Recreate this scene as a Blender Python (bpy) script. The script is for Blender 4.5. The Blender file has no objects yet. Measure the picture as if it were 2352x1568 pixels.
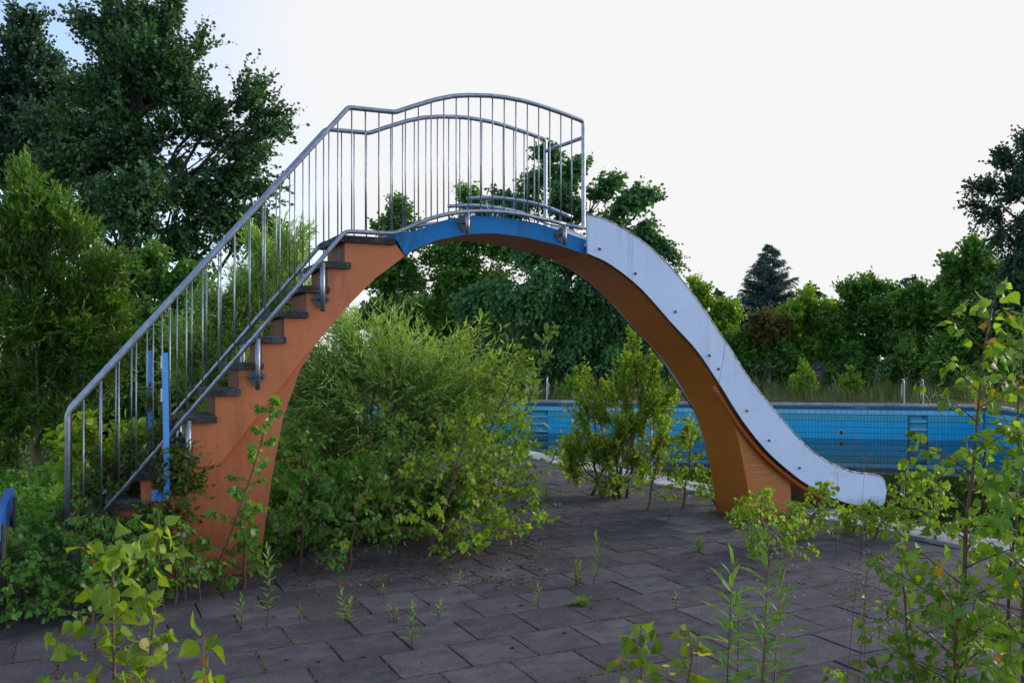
import bpy, math, random
import numpy as np
from mathutils import Vector

random.seed(7)
rng = np.random.default_rng(7)
scene = bpy.context.scene
COL = scene.collection

# ------------------------------------------------------------------ camera
YAW = math.radians(26.3)
CC, SS = math.cos(YAW), math.sin(YAW)
EYE = 1.6
FPX = 1975.0                      # focal length in units of a 2352 wide picture
cam_data = bpy.data.cameras.new("camera")
cam_data.sensor_width = 36.0
cam_data.lens = 36.0 * FPX / 2352.0
cam_data.shift_y = (824 - 784) / 2352.0
cam_data.clip_start = 0.05
cam_data.clip_end = 2000
cam = bpy.data.objects.new("camera", cam_data)
cam.location = (0, 0, EYE)
cam.rotation_euler = (math.radians(90), 0, -YAW)
COL.objects.link(cam)
scene.camera = cam

# ------------------------------------------------------------------ sky, sun, exposure
SUN_AZ = math.radians(26.3 + 62)       # clockwise from +Y, a little right of the view
SUN_EL = math.radians(20)
world = bpy.data.worlds.new("World")
scene.world = world
world.use_nodes = True
nt = world.node_tree
nt.nodes.clear()
out = nt.nodes.new("ShaderNodeOutputWorld")
bg = nt.nodes.new("ShaderNodeBackground")
sky = nt.nodes.new("ShaderNodeTexSky")
sky.sky_type = 'NISHITA'
sky.sun_disc = False
sky.sun_elevation = SUN_EL
sky.sun_rotation = SUN_AZ
sky.air_density = 1.0
sky.dust_density = 1.5
sky.ozone_density = 2.0
hsv = nt.nodes.new("ShaderNodeMixRGB")
hsv.blend_type = 'MULTIPLY'
hsv.inputs[0].default_value = 1.0
hsv.inputs[2].default_value = (0.84, 0.90, 0.98, 1)
des = nt.nodes.new("ShaderNodeHueSaturation")
des.inputs["Saturation"].default_value = 0.78
nt.links.new(sky.outputs[0], des.inputs["Color"])
nt.links.new(des.outputs[0], hsv.inputs[1])
# thin white cloud veil over the sunny half of the sky
VEIL_AZ, VEIL_EL = math.radians(26.3 + 20), math.radians(22)
tcw = nt.nodes.new("ShaderNodeTexCoord")
dotn = nt.nodes.new("ShaderNodeVectorMath")
dotn.operation = 'DOT_PRODUCT'
nrm = nt.nodes.new("ShaderNodeVectorMath")
nrm.operation = 'NORMALIZE'
nt.links.new(tcw.outputs["Generated"], nrm.inputs[0])
nt.links.new(nrm.outputs[0], dotn.inputs[0])
dotn.inputs[1].default_value = (math.sin(VEIL_AZ) * math.cos(VEIL_EL), math.cos(VEIL_AZ) * math.cos(VEIL_EL), math.sin(VEIL_EL))
wn = nt.nodes.new("ShaderNodeTexNoise")
wn.inputs["Scale"].default_value = 2.2
wn.inputs["Detail"].default_value = 3
nt.links.new(nrm.outputs[0], wn.inputs["Vector"])
wadd = nt.nodes.new("ShaderNodeMath")
wadd.operation = 'MULTIPLY_ADD'
nt.links.new(wn.outputs[0], wadd.inputs[0])
wadd.inputs[1].default_value = 0.10
nt.links.new(dotn.outputs["Value"], wadd.inputs[2])
vr = nt.nodes.new("ShaderNodeMapRange")
vr.interpolation_type = 'SMOOTHSTEP'
vr.inputs["From Min"].default_value = 0.73
vr.inputs["From Max"].default_value = 0.93
nt.links.new(wadd.outputs[0], vr.inputs["Value"])
VEIL = 2.66
veil = nt.nodes.new("ShaderNodeMixRGB")
veil.inputs[2].default_value = (VEIL, VEIL, VEIL * 1.005, 1)
nt.links.new(vr.outputs[0], veil.inputs[0])
nt.links.new(hsv.outputs[0], veil.inputs[1])
nt.links.new(veil.outputs[0], bg.inputs[0])
bg.inputs[1].default_value = 0.12
nt.links.new(bg.outputs[0], out.inputs[0])

sun_data = bpy.data.lights.new("sun", 'SUN')
sun_data.energy = 0.6
sun_data.angle = math.radians(14)
sun_data.color = (1.0, 0.90, 0.76)
sun = bpy.data.objects.new("sun", sun_data)
sd = Vector((math.sin(SUN_AZ) * math.cos(SUN_EL), math.cos(SUN_AZ) * math.cos(SUN_EL), math.sin(SUN_EL)))
sun.rotation_euler = sd.to_track_quat('Z', 'Y').to_euler()
sun.location = (0, 0, 30)
COL.objects.link(sun)

scene.view_settings.view_transform = 'Standard'
scene.view_settings.look = 'None'
scene.view_settings.gamma = 1
scene.view_settings.use_curve_mapping = False
scene.view_settings.exposure = 1.54
scene.render.engine = 'CYCLES'
scene.cycles.use_denoising = True
scene.cycles.max_bounces = 8
scene.cycles.transmission_bounces = 6
scene.cycles.transparent_max_bounces = 8

# ------------------------------------------------------------------ picture to place
def c2w(xr, D, z=0.0):
    return np.array((CC * xr + SS * D, -SS * xr + CC * D, z))

def at(x, y, D):                                    # the point seen at x, y at depth D
    return c2w((x - 1176) / FPX * D, D, EYE + (824 - y) / FPX * D)

def gp(x, y, z=0.0):                                # the point of the ground seen there
    D = (EYE - z) * FPX / (y - 824)
    return c2w((x - 1176) / FPX * D, D, z)

def pl(x, y, Y):                                    # the point of the vertical plane Y
    a = (x - 1176) / FPX
    t = Y / (CC - SS * a)
    return (CC * a * t + SS * t, EYE + (824 - y) / FPX * t)

def proj(p):
    xr = CC * p[0] - SS * p[1]
    D = SS * p[0] + CC * p[1]
    if D < 0.05:
        return None
    return (1176 + xr / D * FPX, 824 - (p[2] - EYE) / D * FPX, D)

# ------------------------------------------------------------------ materials
def new_mat(name):
    m = bpy.data.materials.new(name)
    m.use_nodes = True
    n = m.node_tree.nodes
    n.clear()
    o = n.new("ShaderNodeOutputMaterial")
    b = n.new("ShaderNodeBsdfPrincipled")
    m.node_tree.links.new(b.outputs[0], o.inputs[0])
    return m, m.node_tree, b, o

def tex_coord(t, kind="Object", scale=(1, 1, 1)):
    tc = t.nodes.new("ShaderNodeTexCoord")
    mp = t.nodes.new("ShaderNodeMapping")
    mp.inputs["Scale"].default_value = scale
    t.links.new(tc.outputs[kind], mp.inputs[0])
    return mp.outputs[0]

def noise(t, vec, scale, detail=5, rough=0.6):
    n = t.nodes.new("ShaderNodeTexNoise")
    n.inputs["Scale"].default_value = scale
    n.inputs["Detail"].default_value = detail
    n.inputs["Roughness"].default_value = rough
    t.links.new(vec, n.inputs["Vector"])
    return n.outputs[0]

def ramp(t, fac, stops):
    r = t.nodes.new("ShaderNodeValToRGB")
    el = r.color_ramp.elements
    while len(el) > 1:
        el.remove(el[-1])
    el[0].position, el[0].color = stops[0][0], (*stops[0][1], 1)
    for p, c in stops[1:]:
        e = el.new(p)
        e.color = (*c, 1)
    t.links.new(fac, r.inputs[0])
    return r.outputs[0]

def mix(t, fac, a, b, mode='MIX'):
    m = t.nodes.new("ShaderNodeMixRGB")
    m.blend_type = mode
    for i, v in ((0, fac), (1, a), (2, b)):
        if isinstance(v, (int, float)):
            m.inputs[i].default_value = v
        elif isinstance(v, tuple):
            m.inputs[i].default_value = (*v, 1)
        else:
            t.links.new(v, m.inputs[i])
    return m.outputs[0]

def bump(t, b, h, strength, dist=0.01):
    n = t.nodes.new("ShaderNodeBump")
    n.inputs["Strength"].default_value = strength
    n.inputs["Distance"].default_value = dist
    t.links.new(h, n.inputs["Height"])
    t.links.new(n.outputs[0], b.inputs["Normal"])

def math_node(t, op, a, b=None):
    n = t.nodes.new("ShaderNodeMath")
    n.operation = op
    for i, v in ((0, a), (1, b)):
        if v is None:
            continue
        if isinstance(v, (int, float)):
            n.inputs[i].default_value = v
        else:
            t.links.new(v, n.inputs[i])
    return n.outputs[0]

def painted(name, col, stain=(0.03, 0.028, 0.025), amount=0.5, rough=0.55, pits=True, thr=0.55, streak=(9, 9, 0.8)):
    """old paint: cloudy colour, vertical dirt streaks, small pits"""
    m, t, b, o = new_mat(name)
    v = tex_coord(t, scale=(1, 1, 1))
    n1 = noise(t, v, 3.0, 6)
    base = mix(t, n1, tuple(c * 0.86 for c in col), tuple(min(1, c * 1.12) for c in col))
    vs = tex_coord(t, scale=streak)
    n2 = noise(t, vs, 1.6, 6, 0.7)
    st = ramp(t, n2, [(thr, (0, 0, 0)), (thr + 0.16, (1, 1, 1))])
    n3 = noise(t, v, 1.1, 3)
    st = mix(t, 1.0, st, ramp(t, n3, [(0.42, (0, 0, 0)), (0.66, (1, 1, 1))]), 'MULTIPLY')
    st = mix(t, 1.0, st, (amount,) * 3, 'MULTIPLY')
    c = mix(t, st, base, stain)
    if pits:
        n4 = noise(t, v, 75, 2, 0.5)
        pt = ramp(t, n4, [(0.70, (0, 0, 0)), (0.74, (1, 1, 1))])
        c = mix(t, mix(t, 1.0, pt, (0.6,) * 3, 'MULTIPLY'), c, stain)
    sep = t.nodes.new("ShaderNodeSeparateXYZ")
    geo = t.nodes.new("ShaderNodeNewGeometry")
    t.links.new(geo.outputs["Position"], sep.inputs[0])
    zz = math_node(t, 'ADD', sep.outputs["Z"], math_node(t, 'MULTIPLY', noise(t, v, 9, 5), -0.16))
    spl = ramp(t, zz, [(0.0, (0.6,) * 3), (0.07, (0, 0, 0))])
    c = mix(t, spl, c, stain)
    big = ramp(t, noise(t, v, 13, 6, 0.75), [(0.64, (0, 0, 0)), (0.72, (0.35,) * 3)])
    c = mix(t, big, c, stain)
    t.links.new(c, b.inputs["Base Color"])
    b.inputs["Roughness"].default_value = rough
    bump(t, b, noise(t, v, 60, 4), 0.25, 0.004)
    return m

M = {}
M['orange'] = painted('orange_paint', (0.65, 0.178, 0.055), (0.09, 0.035, 0.02), 0.6, thr=0.50, streak=(5, 5, 1.1))
M['riser'] = painted('dark_riser_paint', (0.26, 0.08, 0.03), (0.03, 0.016, 0.012), 0.95, thr=0.40)  # darker brown base colour with dense streaks, for the riser faces only
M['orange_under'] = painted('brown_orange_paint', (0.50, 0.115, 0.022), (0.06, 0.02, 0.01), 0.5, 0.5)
M['ochre'] = painted('ochre_paint', (0.50, 0.145, 0.022), (0.25, 0.08, 0.02), 0.25, 0.42, pits=False)
M['blue'] = painted('blue_paint', (0.003, 0.20, 0.52), (0.015, 0.03, 0.035), 0.9, 0.7, thr=0.40, streak=(14, 14, 2.5))
M['white'] = painted('white_gelcoat', (0.62, 0.69, 0.87), (0.30, 0.31, 0.33), 0.5, 0.38, pits=False, thr=0.50, streak=(12, 12, 0.6))
M['post_blue'] = painted('blue_metal_paint', (0.12, 0.36, 0.80), (0.45, 0.47, 0.55), 0.8, 0.45, pits=False, thr=0.5)
M['bench_blue'] = painted('bench_blue_paint', (0.01, 0.10, 0.42), (0.35, 0.33, 0.30), 0.6, 0.45, pits=False, thr=0.6)

def plain(name, col, rough=0.8, scale=20, var=0.3):
    m, t, b, o = new_mat(name)
    v = tex_coord(t)
    c = mix(t, noise(t, v, scale, 5), tuple(x * (1 - var) for x in col), tuple(min(1, x * (1 + var)) for x in col))
    t.links.new(c, b.inputs["Base Color"])
    b.inputs["Roughness"].default_value = rough
    return m
def rim_mat():
    m, t, b, o = new_mat('mossy_rim')
    v = tex_coord(t)
    c = ramp(t, noise(t, v, 14, 6), [(0.40, (0.05, 0.055, 0.045)), (0.55, (0.30, 0.31, 0.30)), (0.72, (0.60, 0.61, 0.62))])
    t.links.new(c, b.inputs["Base Color"])
    b.inputs["Roughness"].default_value = 0.7
    return m
M['rim'] = rim_mat()

def steel():
    m, t, b, o = new_mat('brushed_steel')
    v = tex_coord(t, scale=(1, 1, 1))
    c = ramp(t, noise(t, v, 22, 5), [(0.3, (0.27, 0.29, 0.32)), (0.7, (0.47, 0.49, 0.53))])
    t.links.new(c, b.inputs["Base Color"])
    b.inputs["Metallic"].default_value = 1.0
    b.inputs["Roughness"].default_value = 0.48
    return m
M['steel'] = steel()
M['plate'] = plain('dull_plate_steel', (0.10, 0.105, 0.12), 0.5, 30)

def tread_mat():
    m, t, b, o = new_mat('weathered_tread_concrete')
    v = tex_coord(t)
    c = ramp(t, noise(t, v, 7, 6, 0.7), [(0.30, (0.014, 0.013, 0.012)), (0.5, (0.040, 0.038, 0.036)), (0.68, (0.11, 0.11, 0.11))])
    sp = ramp(t, noise(t, v, 110, 2), [(0.60, (0, 0, 0)), (0.66, (1, 1, 1))])
    c = mix(t, sp, c, (0.25, 0.25, 0.25))
    t.links.new(c, b.inputs["Base Color"])
    b.inputs["Roughness"].default_value = 0.9
    bump(t, b, noise(t, v, 90, 4), 0.8, 0.006)
    return m
M['tread'] = tread_mat()

def slab_mat(name, lo, hi):
    m, t, b, o = new_mat(name)
    tc = t.nodes.new("ShaderNodeNewGeometry")
    oi = t.nodes.new("ShaderNodeObjectInfo")
    pos = tc.outputs["Position"]
    n1 = noise(t, pos, 1.1, 4, 0.6)
    mp = t.nodes.new("ShaderNodeMapping")
    mp.inputs["Scale"].default_value = (1.3, 2.0, 1)
    mp.inputs["Rotation"].default_value = (0, 0, 0.35)
    t.links.new(pos, mp.inputs[0])
    n2 = noise(t, mp.outputs[0], 4.5, 6, 0.68)
    c = mix(t, ramp(t, n1, [(0.38, (0, 0, 0)), (0.60, (1, 1, 1))]), lo, hi)
    c = mix(t, ramp(t, n2, [(0.40, (0.9,) * 3), (0.60, (0, 0, 0))]), c, tuple(x * 0.45 for x in lo))
    fine = noise(t, pos, 240, 2, 0.6)
    c = mix(t, 0.45, c, ramp(t, fine, [(0.42, tuple(x * 0.5 for x in lo)), (0.60, tuple(x * 1.25 for x in hi)), (0.70, (0.34, 0.33, 0.34))]))
    rv = t.nodes.new("ShaderNodeMapRange")
    rv.inputs["To Min"].default_value = 0.74
    rv.inputs["To Max"].default_value = 1.22
    t.links.new(oi.outputs["Random"], rv.inputs["Value"])
    cm = t.nodes.new("ShaderNodeVectorMath")
    cm.operation = 'SCALE'
    t.links.new(c, cm.inputs[0])
    t.links.new(rv.outputs[0], cm.inputs["Scale"])
    t.links.new(cm.outputs[0], b.inputs["Base Color"])
    b.inputs["Roughness"].default_value = 0.93
    b.inputs["Specular IOR Level"].default_value = 0.25
    bump(t, b, mix(t, 0.5, fine, n2), 0.7, 0.006)
    return m
M['slab'] = slab_mat('concrete_slab', (0.062, 0.054, 0.061), (0.128, 0.110, 0.122))
M['slab_light'] = slab_mat('clean_concrete_slab', (0.17, 0.15, 0.14), (0.25, 0.225, 0.21))
M['coping'] = slab_mat('washed_coping_stone', (0.34, 0.33, 0.34), (0.58, 0.57, 0.59))

def soil_mat(name, a, bcol, s=3.0):
    m, t, b, o = new_mat(name)
    v = tex_coord(t)
    c = ramp(t, noise(t, v, s, 8, 0.7), [(0.35, a), (0.65, bcol)])
    f = noise(t, v, 60, 4)
    c = mix(t, 0.5, c, ramp(t, f, [(0.4, tuple(x * 0.5 for x in a)), (0.65, tuple(min(1, x * 1.4) for x in bcol))]))
    t.links.new(c, b.inputs["Base Color"])
    b.inputs["Roughness"].default_value = 1.0
    bump(t, b, f, 1.0, 0.02)
    return m
M['joint'] = soil_mat('joint_soil', (0.022, 0.016, 0.013), (0.075, 0.045, 0.028), 5)
M['ground'] = soil_mat('meadow_soil', (0.035, 0.040, 0.016), (0.085, 0.075, 0.035), 1.2)
M['moss'] = soil_mat('joint_moss', (0.07, 0.042, 0.02), (0.17, 0.105, 0.045), 14)
M['pebble'] = soil_mat('dark_debris', (0.02, 0.018, 0.018), (0.06, 0.05, 0.045), 30)

def tile_mat(name, col):
    m, t, b, o = new_mat(name)
    oi = t.nodes.new("ShaderNodeObjectInfo")
    ge = t.nodes.new("ShaderNodeNewGeometry")
    r = math_node(t, 'FRACT', math_node(t, 'ADD', oi.outputs["Random"], ge.outputs["Random Per Island"]))
    c = ramp(t, r, [(0.0, tuple(x * 0.94 for x in col)), (1.0, tuple(min(1, x * 1.05) for x in col))])
    n = noise(t, ge.outputs["Position"], 1.4, 5)
    c = mix(t, ramp(t, n, [(0.60, (0, 0, 0)), (0.78, (0.5,) * 3)]), c, (0.30, 0.38, 0.42))
    t.links.new(c, b.inputs["Base Color"])
    b.inputs["Roughness"].default_value = 0.32
    return m
M['tile_light'] = tile_mat('pale_blue_tile', (0.20, 0.58, 0.78))
M['tile_teal'] = tile_mat('turquoise_tile', (0.07, 0.42, 0.54))
M['tile_blue'] = tile_mat('bright_blue_tile', (0.012, 0.48, 0.82))
M['tile_gutter'] = tile_mat('dark_teal_gutter_tile', (0.02, 0.10, 0.17))
M['grout'] = painted('blue_grey_grout', (0.05, 0.34, 0.54), (0.02, 0.05, 0.06), 0.5, 0.9, pits=False)
M['metal_dark'] = painted('inlet_grille_metal', (0.12, 0.13, 0.14), (0.03, 0.03, 0.03), 0.4, 0.5, pits=False)

def leaf_mat(name, cols, trans=0.42, tcol=None, rough=0.42, per_object=False, yellow=0.0):
    m, t, b, o = new_mat(name)
    ge = t.nodes.new("ShaderNodeNewGeometry")
    if per_object:
        oi = t.nodes.new("ShaderNodeObjectInfo")
        r = math_node(t, 'FRACT', math_node(t, 'ADD', oi.outputs["Random"], ge.outputs["Random Per Island"]))
    else:
        r = ge.outputs["Random Per Island"]
    n = len(cols)
    top = 1.0 - yellow
    stops = [(top * i / max(1, n - 1), c) for i, c in enumerate(cols)]
    if yellow > 0:
        stops += [(top + 0.004, (0.32, 0.22, 0.02)), (1.0, (0.26, 0.09, 0.02))]
    c = ramp(t, r, stops)
    pn = noise(t, ge.outputs["Position"], 1.3, 3)
    hv = t.nodes.new("ShaderNodeHueSaturation")
    mr = t.nodes.new("ShaderNodeMapRange")
    mr.inputs["From Min"].default_value = 0.3
    mr.inputs["From Max"].default_value = 0.7
    mr.inputs["To Min"].default_value = 0.72
    mr.inputs["To Max"].default_value = 1.28
    t.links.new(pn, mr.inputs["Value"])
    t.links.new(mr.outputs[0], hv.inputs["Value"])
    t.links.new(c, hv.inputs["Color"])
    c = hv.outputs[0]
    t.links.new(c, b.inputs["Base Color"])
    b.inputs["Roughness"].default_value = rough
    b.inputs["Specular IOR Level"].default_value = 0.4
    tr = t.nodes.new("ShaderNodeBsdfTranslucent")
    tc = mix(t, 1.0, c, tcol or (1.7, 1.55, 0.5), 'MULTIPLY')
    t.links.new(tc, tr.inputs[0])
    ms = t.nodes.new("ShaderNodeMixShader")
    ms.inputs[0].default_value = trans
    t.links.new(b.outputs[0], ms.inputs[1])
    t.links.new(tr.outputs[0], ms.inputs[2])
    t.links.new(ms.outputs[0], o.inputs[0])
    return m
M['birch'] = leaf_mat('birch_leaf', [(0.140, 0.253, 0.020), (0.189, 0.329, 0.023), (0.253, 0.392, 0.028)], 0.48, yellow=0.03)
M['birch_near_green'] = leaf_mat('right_birch_leaf', [(0.055, 0.140, 0.012), (0.085, 0.190, 0.014), (0.13, 0.235, 0.016)], 0.45, per_object=True, yellow=0.025)
M['birch_near'] = leaf_mat('near_birch_leaf', [(0.098, 0.180, 0.010), (0.156, 0.254, 0.012), (0.205, 0.295, 0.015)], 0.5, per_object=True, yellow=0.05)
def add_veins(m):
    t = m.node_tree
    tc = t.nodes.new("ShaderNodeTexCoord")
    sp = t.nodes.new("ShaderNodeSeparateXYZ")
    t.links.new(tc.outputs["Object"], sp.inputs[0])
    ax_ = math_node(t, 'ABSOLUTE', sp.outputs["X"])
    mid_ = ramp(t, ax_, [(0.0, (1, 1, 1)), (0.022, (0, 0, 0))])
    k = math_node(t, 'FRACT', math_node(t, 'MULTIPLY', math_node(t, 'SUBTRACT', sp.outputs["Y"], math_node(t, 'MULTIPLY', ax_, 0.9)), 7.0))
    sv_ = ramp(t, k, [(0.0, (0.7,) * 3), (0.09, (0, 0, 0)), (0.90, (0, 0, 0)), (1.0, (0.7,) * 3)])
    f = mix(t, 1.0, mid_, sv_, 'LIGHTEN')
    spots = ramp(t, noise(t, tc.outputs["Object"], 4.5, 5, 0.7), [(0.64, (0, 0, 0)), (0.70, (0.8,) * 3)])
    hv = next(n for n in t.nodes if n.bl_idname == "ShaderNodeHueSaturation")
    outs = [l.to_socket for l in hv.outputs[0].links]
    c = mix(t, f, hv.outputs[0], (0.30, 0.40, 0.10))
    c = mix(t, spots, c, (0.16, 0.10, 0.03))
    for so in outs:
        t.links.new(c, so)
add_veins(M['birch_near'])
add_veins(M['birch_near_green'])
M['birch_dark'] = leaf_mat('dark_birch_leaf', [(0.076, 0.192, 0.030), (0.100, 0.252, 0.033), (0.150, 0.320, 0.037)], 0.4, yellow=0.02)  # deeper green than the plain birch leaf, given to whole plants
M['willow'] = leaf_mat('willow_leaf', [(0.191, 0.318, 0.072), (0.270, 0.427, 0.079), (0.380, 0.540, 0.191)], 0.38)
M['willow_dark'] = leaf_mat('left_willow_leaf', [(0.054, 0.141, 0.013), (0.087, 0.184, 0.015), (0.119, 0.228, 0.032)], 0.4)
M['poplar'] = leaf_mat('young_poplar_leaf', [(0.149, 0.253, 0.023), (0.207, 0.333, 0.025), (0.287, 0.414, 0.040)], 0.46, yellow=0.02)
M['oak'] = leaf_mat('oak_leaf', [(0.045, 0.111, 0.045), (0.067, 0.156, 0.058), (0.101, 0.200, 0.050)], 0.25)
M['oak_edge'] = leaf_mat('oak_leaf_far', [(0.039, 0.088, 0.048), (0.055, 0.118, 0.055)], 0.2)
M['linden'] = leaf_mat('linden_leaf', [(0.052, 0.152, 0.052), (0.083, 0.211, 0.066), (0.118, 0.258, 0.070)], 0.28)
M['maple'] = leaf_mat('hedge_maple_leaf', [(0.064, 0.164, 0.029), (0.100, 0.236, 0.036), (0.145, 0.291, 0.047)], 0.32)
M['maple_light'] = leaf_mat('light_maple_leaf', [(0.120, 0.255, 0.024), (0.195, 0.345, 0.027), (0.255, 0.390, 0.030)], 0.4)
M['maple_red'] = leaf_mat('reddish_maple_leaf', [(0.09, 0.15, 0.03), (0.15, 0.15, 0.035), (0.20, 0.15, 0.04)], 0.4, tcol=(1.5, 1.2, .6))
M['spruce'] = leaf_mat('spruce_needles', [(0.042, 0.090, 0.078), (0.068, 0.128, 0.112)], 0.08, rough=0.6)
M['dogwood'] = leaf_mat('dogwood_leaf', [(0.06, 0.14, 0.02), (0.08, 0.17, 0.02), (0.09, 0.14, 0.02), (0.13, 0.035, 0.025)], 0.35, tcol=(1.4, 1.1, .6))
M['grass'] = leaf_mat('dry_grass', [(0.05, 0.10, 0.02), (0.09, 0.13, 0.03), (0.13, 0.12, 0.05)], 0.3)
M['weed'] = leaf_mat('weed_leaf', [(0.11, 0.22, 0.04), (0.15, 0.28, 0.05), (0.20, 0.33, 0.06)], 0.4, per_object=True)
M['litter'] = leaf_mat('fallen_leaves', [(0.12, 0.06, 0.03), (0.22, 0.13, 0.06), (0.07, 0.04, 0.03)], 0.15, tcol=(1, 1, 1))

M['bark'] = plain('dark_bark', (0.055, 0.045, 0.035), 0.95, 25, 0.5)
M['twig'] = plain('red_brown_twig', (0.13, 0.065, 0.04), 0.7)
M['twig_green'] = plain('green_twig', (0.16, 0.14, 0.06), 0.7)
M['straw'] = plain('straw_stalk', (0.30, 0.20, 0.09), 0.8)
M['red_stem'] = plain('dark_red_stalk', (0.16, 0.05, 0.04), 0.7)
M['seed'] = plain('pale_seed_head', (0.35, 0.28, 0.24), 0.9)
M['yellow'] = plain('yellow_petal', (0.90, 0.56, 0.002), 0.9)
M['purple'] = plain('purple_clover', (0.45, 0.20, 0.42), 0.8)
M['whitefl'] = plain('white_petal', (0.55, 0.56, 0.58), 0.8)
M['brick'] = plain('far_red_brick', (0.32, 0.10, 0.06), 0.9, 4)
M['render_wall'] = plain('pale_house_render', (0.45, 0.44, 0.45), 0.9, 2)
M['roof'] = plain('dark_roof_tile', (0.12, 0.07, 0.06), 0.9, 6)
M['glass'] = plain('dark_window_glass', (0.05, 0.06, 0.08), 0.1, 6)
M['dark_wood'] = plain('dark_board', (0.04, 0.035, 0.035), 0.9, 8)
M['paper'] = plain('white_litter_paper', (0.7, 0.72, 0.75), 0.8, 8, 0.1)

def water_mat():
    m, t, b, o = new_mat('pool_water')
    v = tex_coord(t, scale=(1, 1, 1))
    c = ramp(t, noise(t, v, 0.7, 5), [(0.4, (0.010, 0.012, 0.004)), (0.7, (0.028, 0.024, 0.008))])
    sc = ramp(t, noise(t, v, 9, 5, 0.65), [(0.66, (0, 0, 0)), (0.70, (1, 1, 1))])
    c = mix(t, mix(t, 1.0, sc, (0.5,) * 3, 'MULTIPLY'), c, (0.20, 0.17, 0.12))
    t.links.new(c, b.inputs["Base Color"])
    b.inputs["Roughness"].default_value = 0.025
    b.inputs["IOR"].default_value = 1.13
    rg = mix(t, sc, (0.02,) * 3, (0.5,) * 3)
    t.links.new(rg, b.inputs["Roughness"])
    bump(t, b, noise(t, tex_coord(t, scale=(1, 1, 1)), 1.4, 2), 0.012, 0.05)
    return m
M['water'] = water_mat()

# ------------------------------------------------------------------ mesh helpers
def tag(o, label=None, cat=None, group=None, kind=None):
    if label:
        o['label'] = label
    if cat:
        o['category'] = cat
    if group:
        o['group'] = group
    if kind:
        o['kind'] = kind
    return o

def empty(name, loc=(0, 0, 0)):
    o = bpy.data.objects.new(name, None)
    o.empty_display_size = 0.2
    o.location = tuple(float(v) for v in loc)
    COL.objects.link(o)
    return o

def link(name, me, mat, parent=None, local=False):
    """link a mesh given in world coordinates under a parent Empty"""
    o = bpy.data.objects.new(name, me)
    COL.objects.link(o)
    for m in (mat if isinstance(mat, (list, tuple)) else [mat]):
        if m is not None and m.name not in [x.name for x in me.materials if x]:
            me.materials.append(m)
    if parent is not None:
        o.parent = parent
        if not local:
            loc = Vector((0, 0, 0))
            p = parent
            while p is not None:
                loc += p.location
                p = p.parent
            o.location = -loc
    return o

def np_mesh(name, V, F):
    V = np.asarray(V, dtype=np.float32)
    F = np.asarray(F, dtype=np.int32)
    me = bpy.data.meshes.new(name)
    k = F.shape[1]
    me.vertices.add(len(V))
    me.vertices.foreach_set("co", V.ravel())
    me.loops.add(F.size)
    me.loops.foreach_set("vertex_index", F.ravel())
    me.polygons.add(len(F))
    me.polygons.foreach_set("loop_start", np.arange(0, F.size, k, dtype=np.int32))
    me.update(calc_edges=True)
    return me

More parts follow.
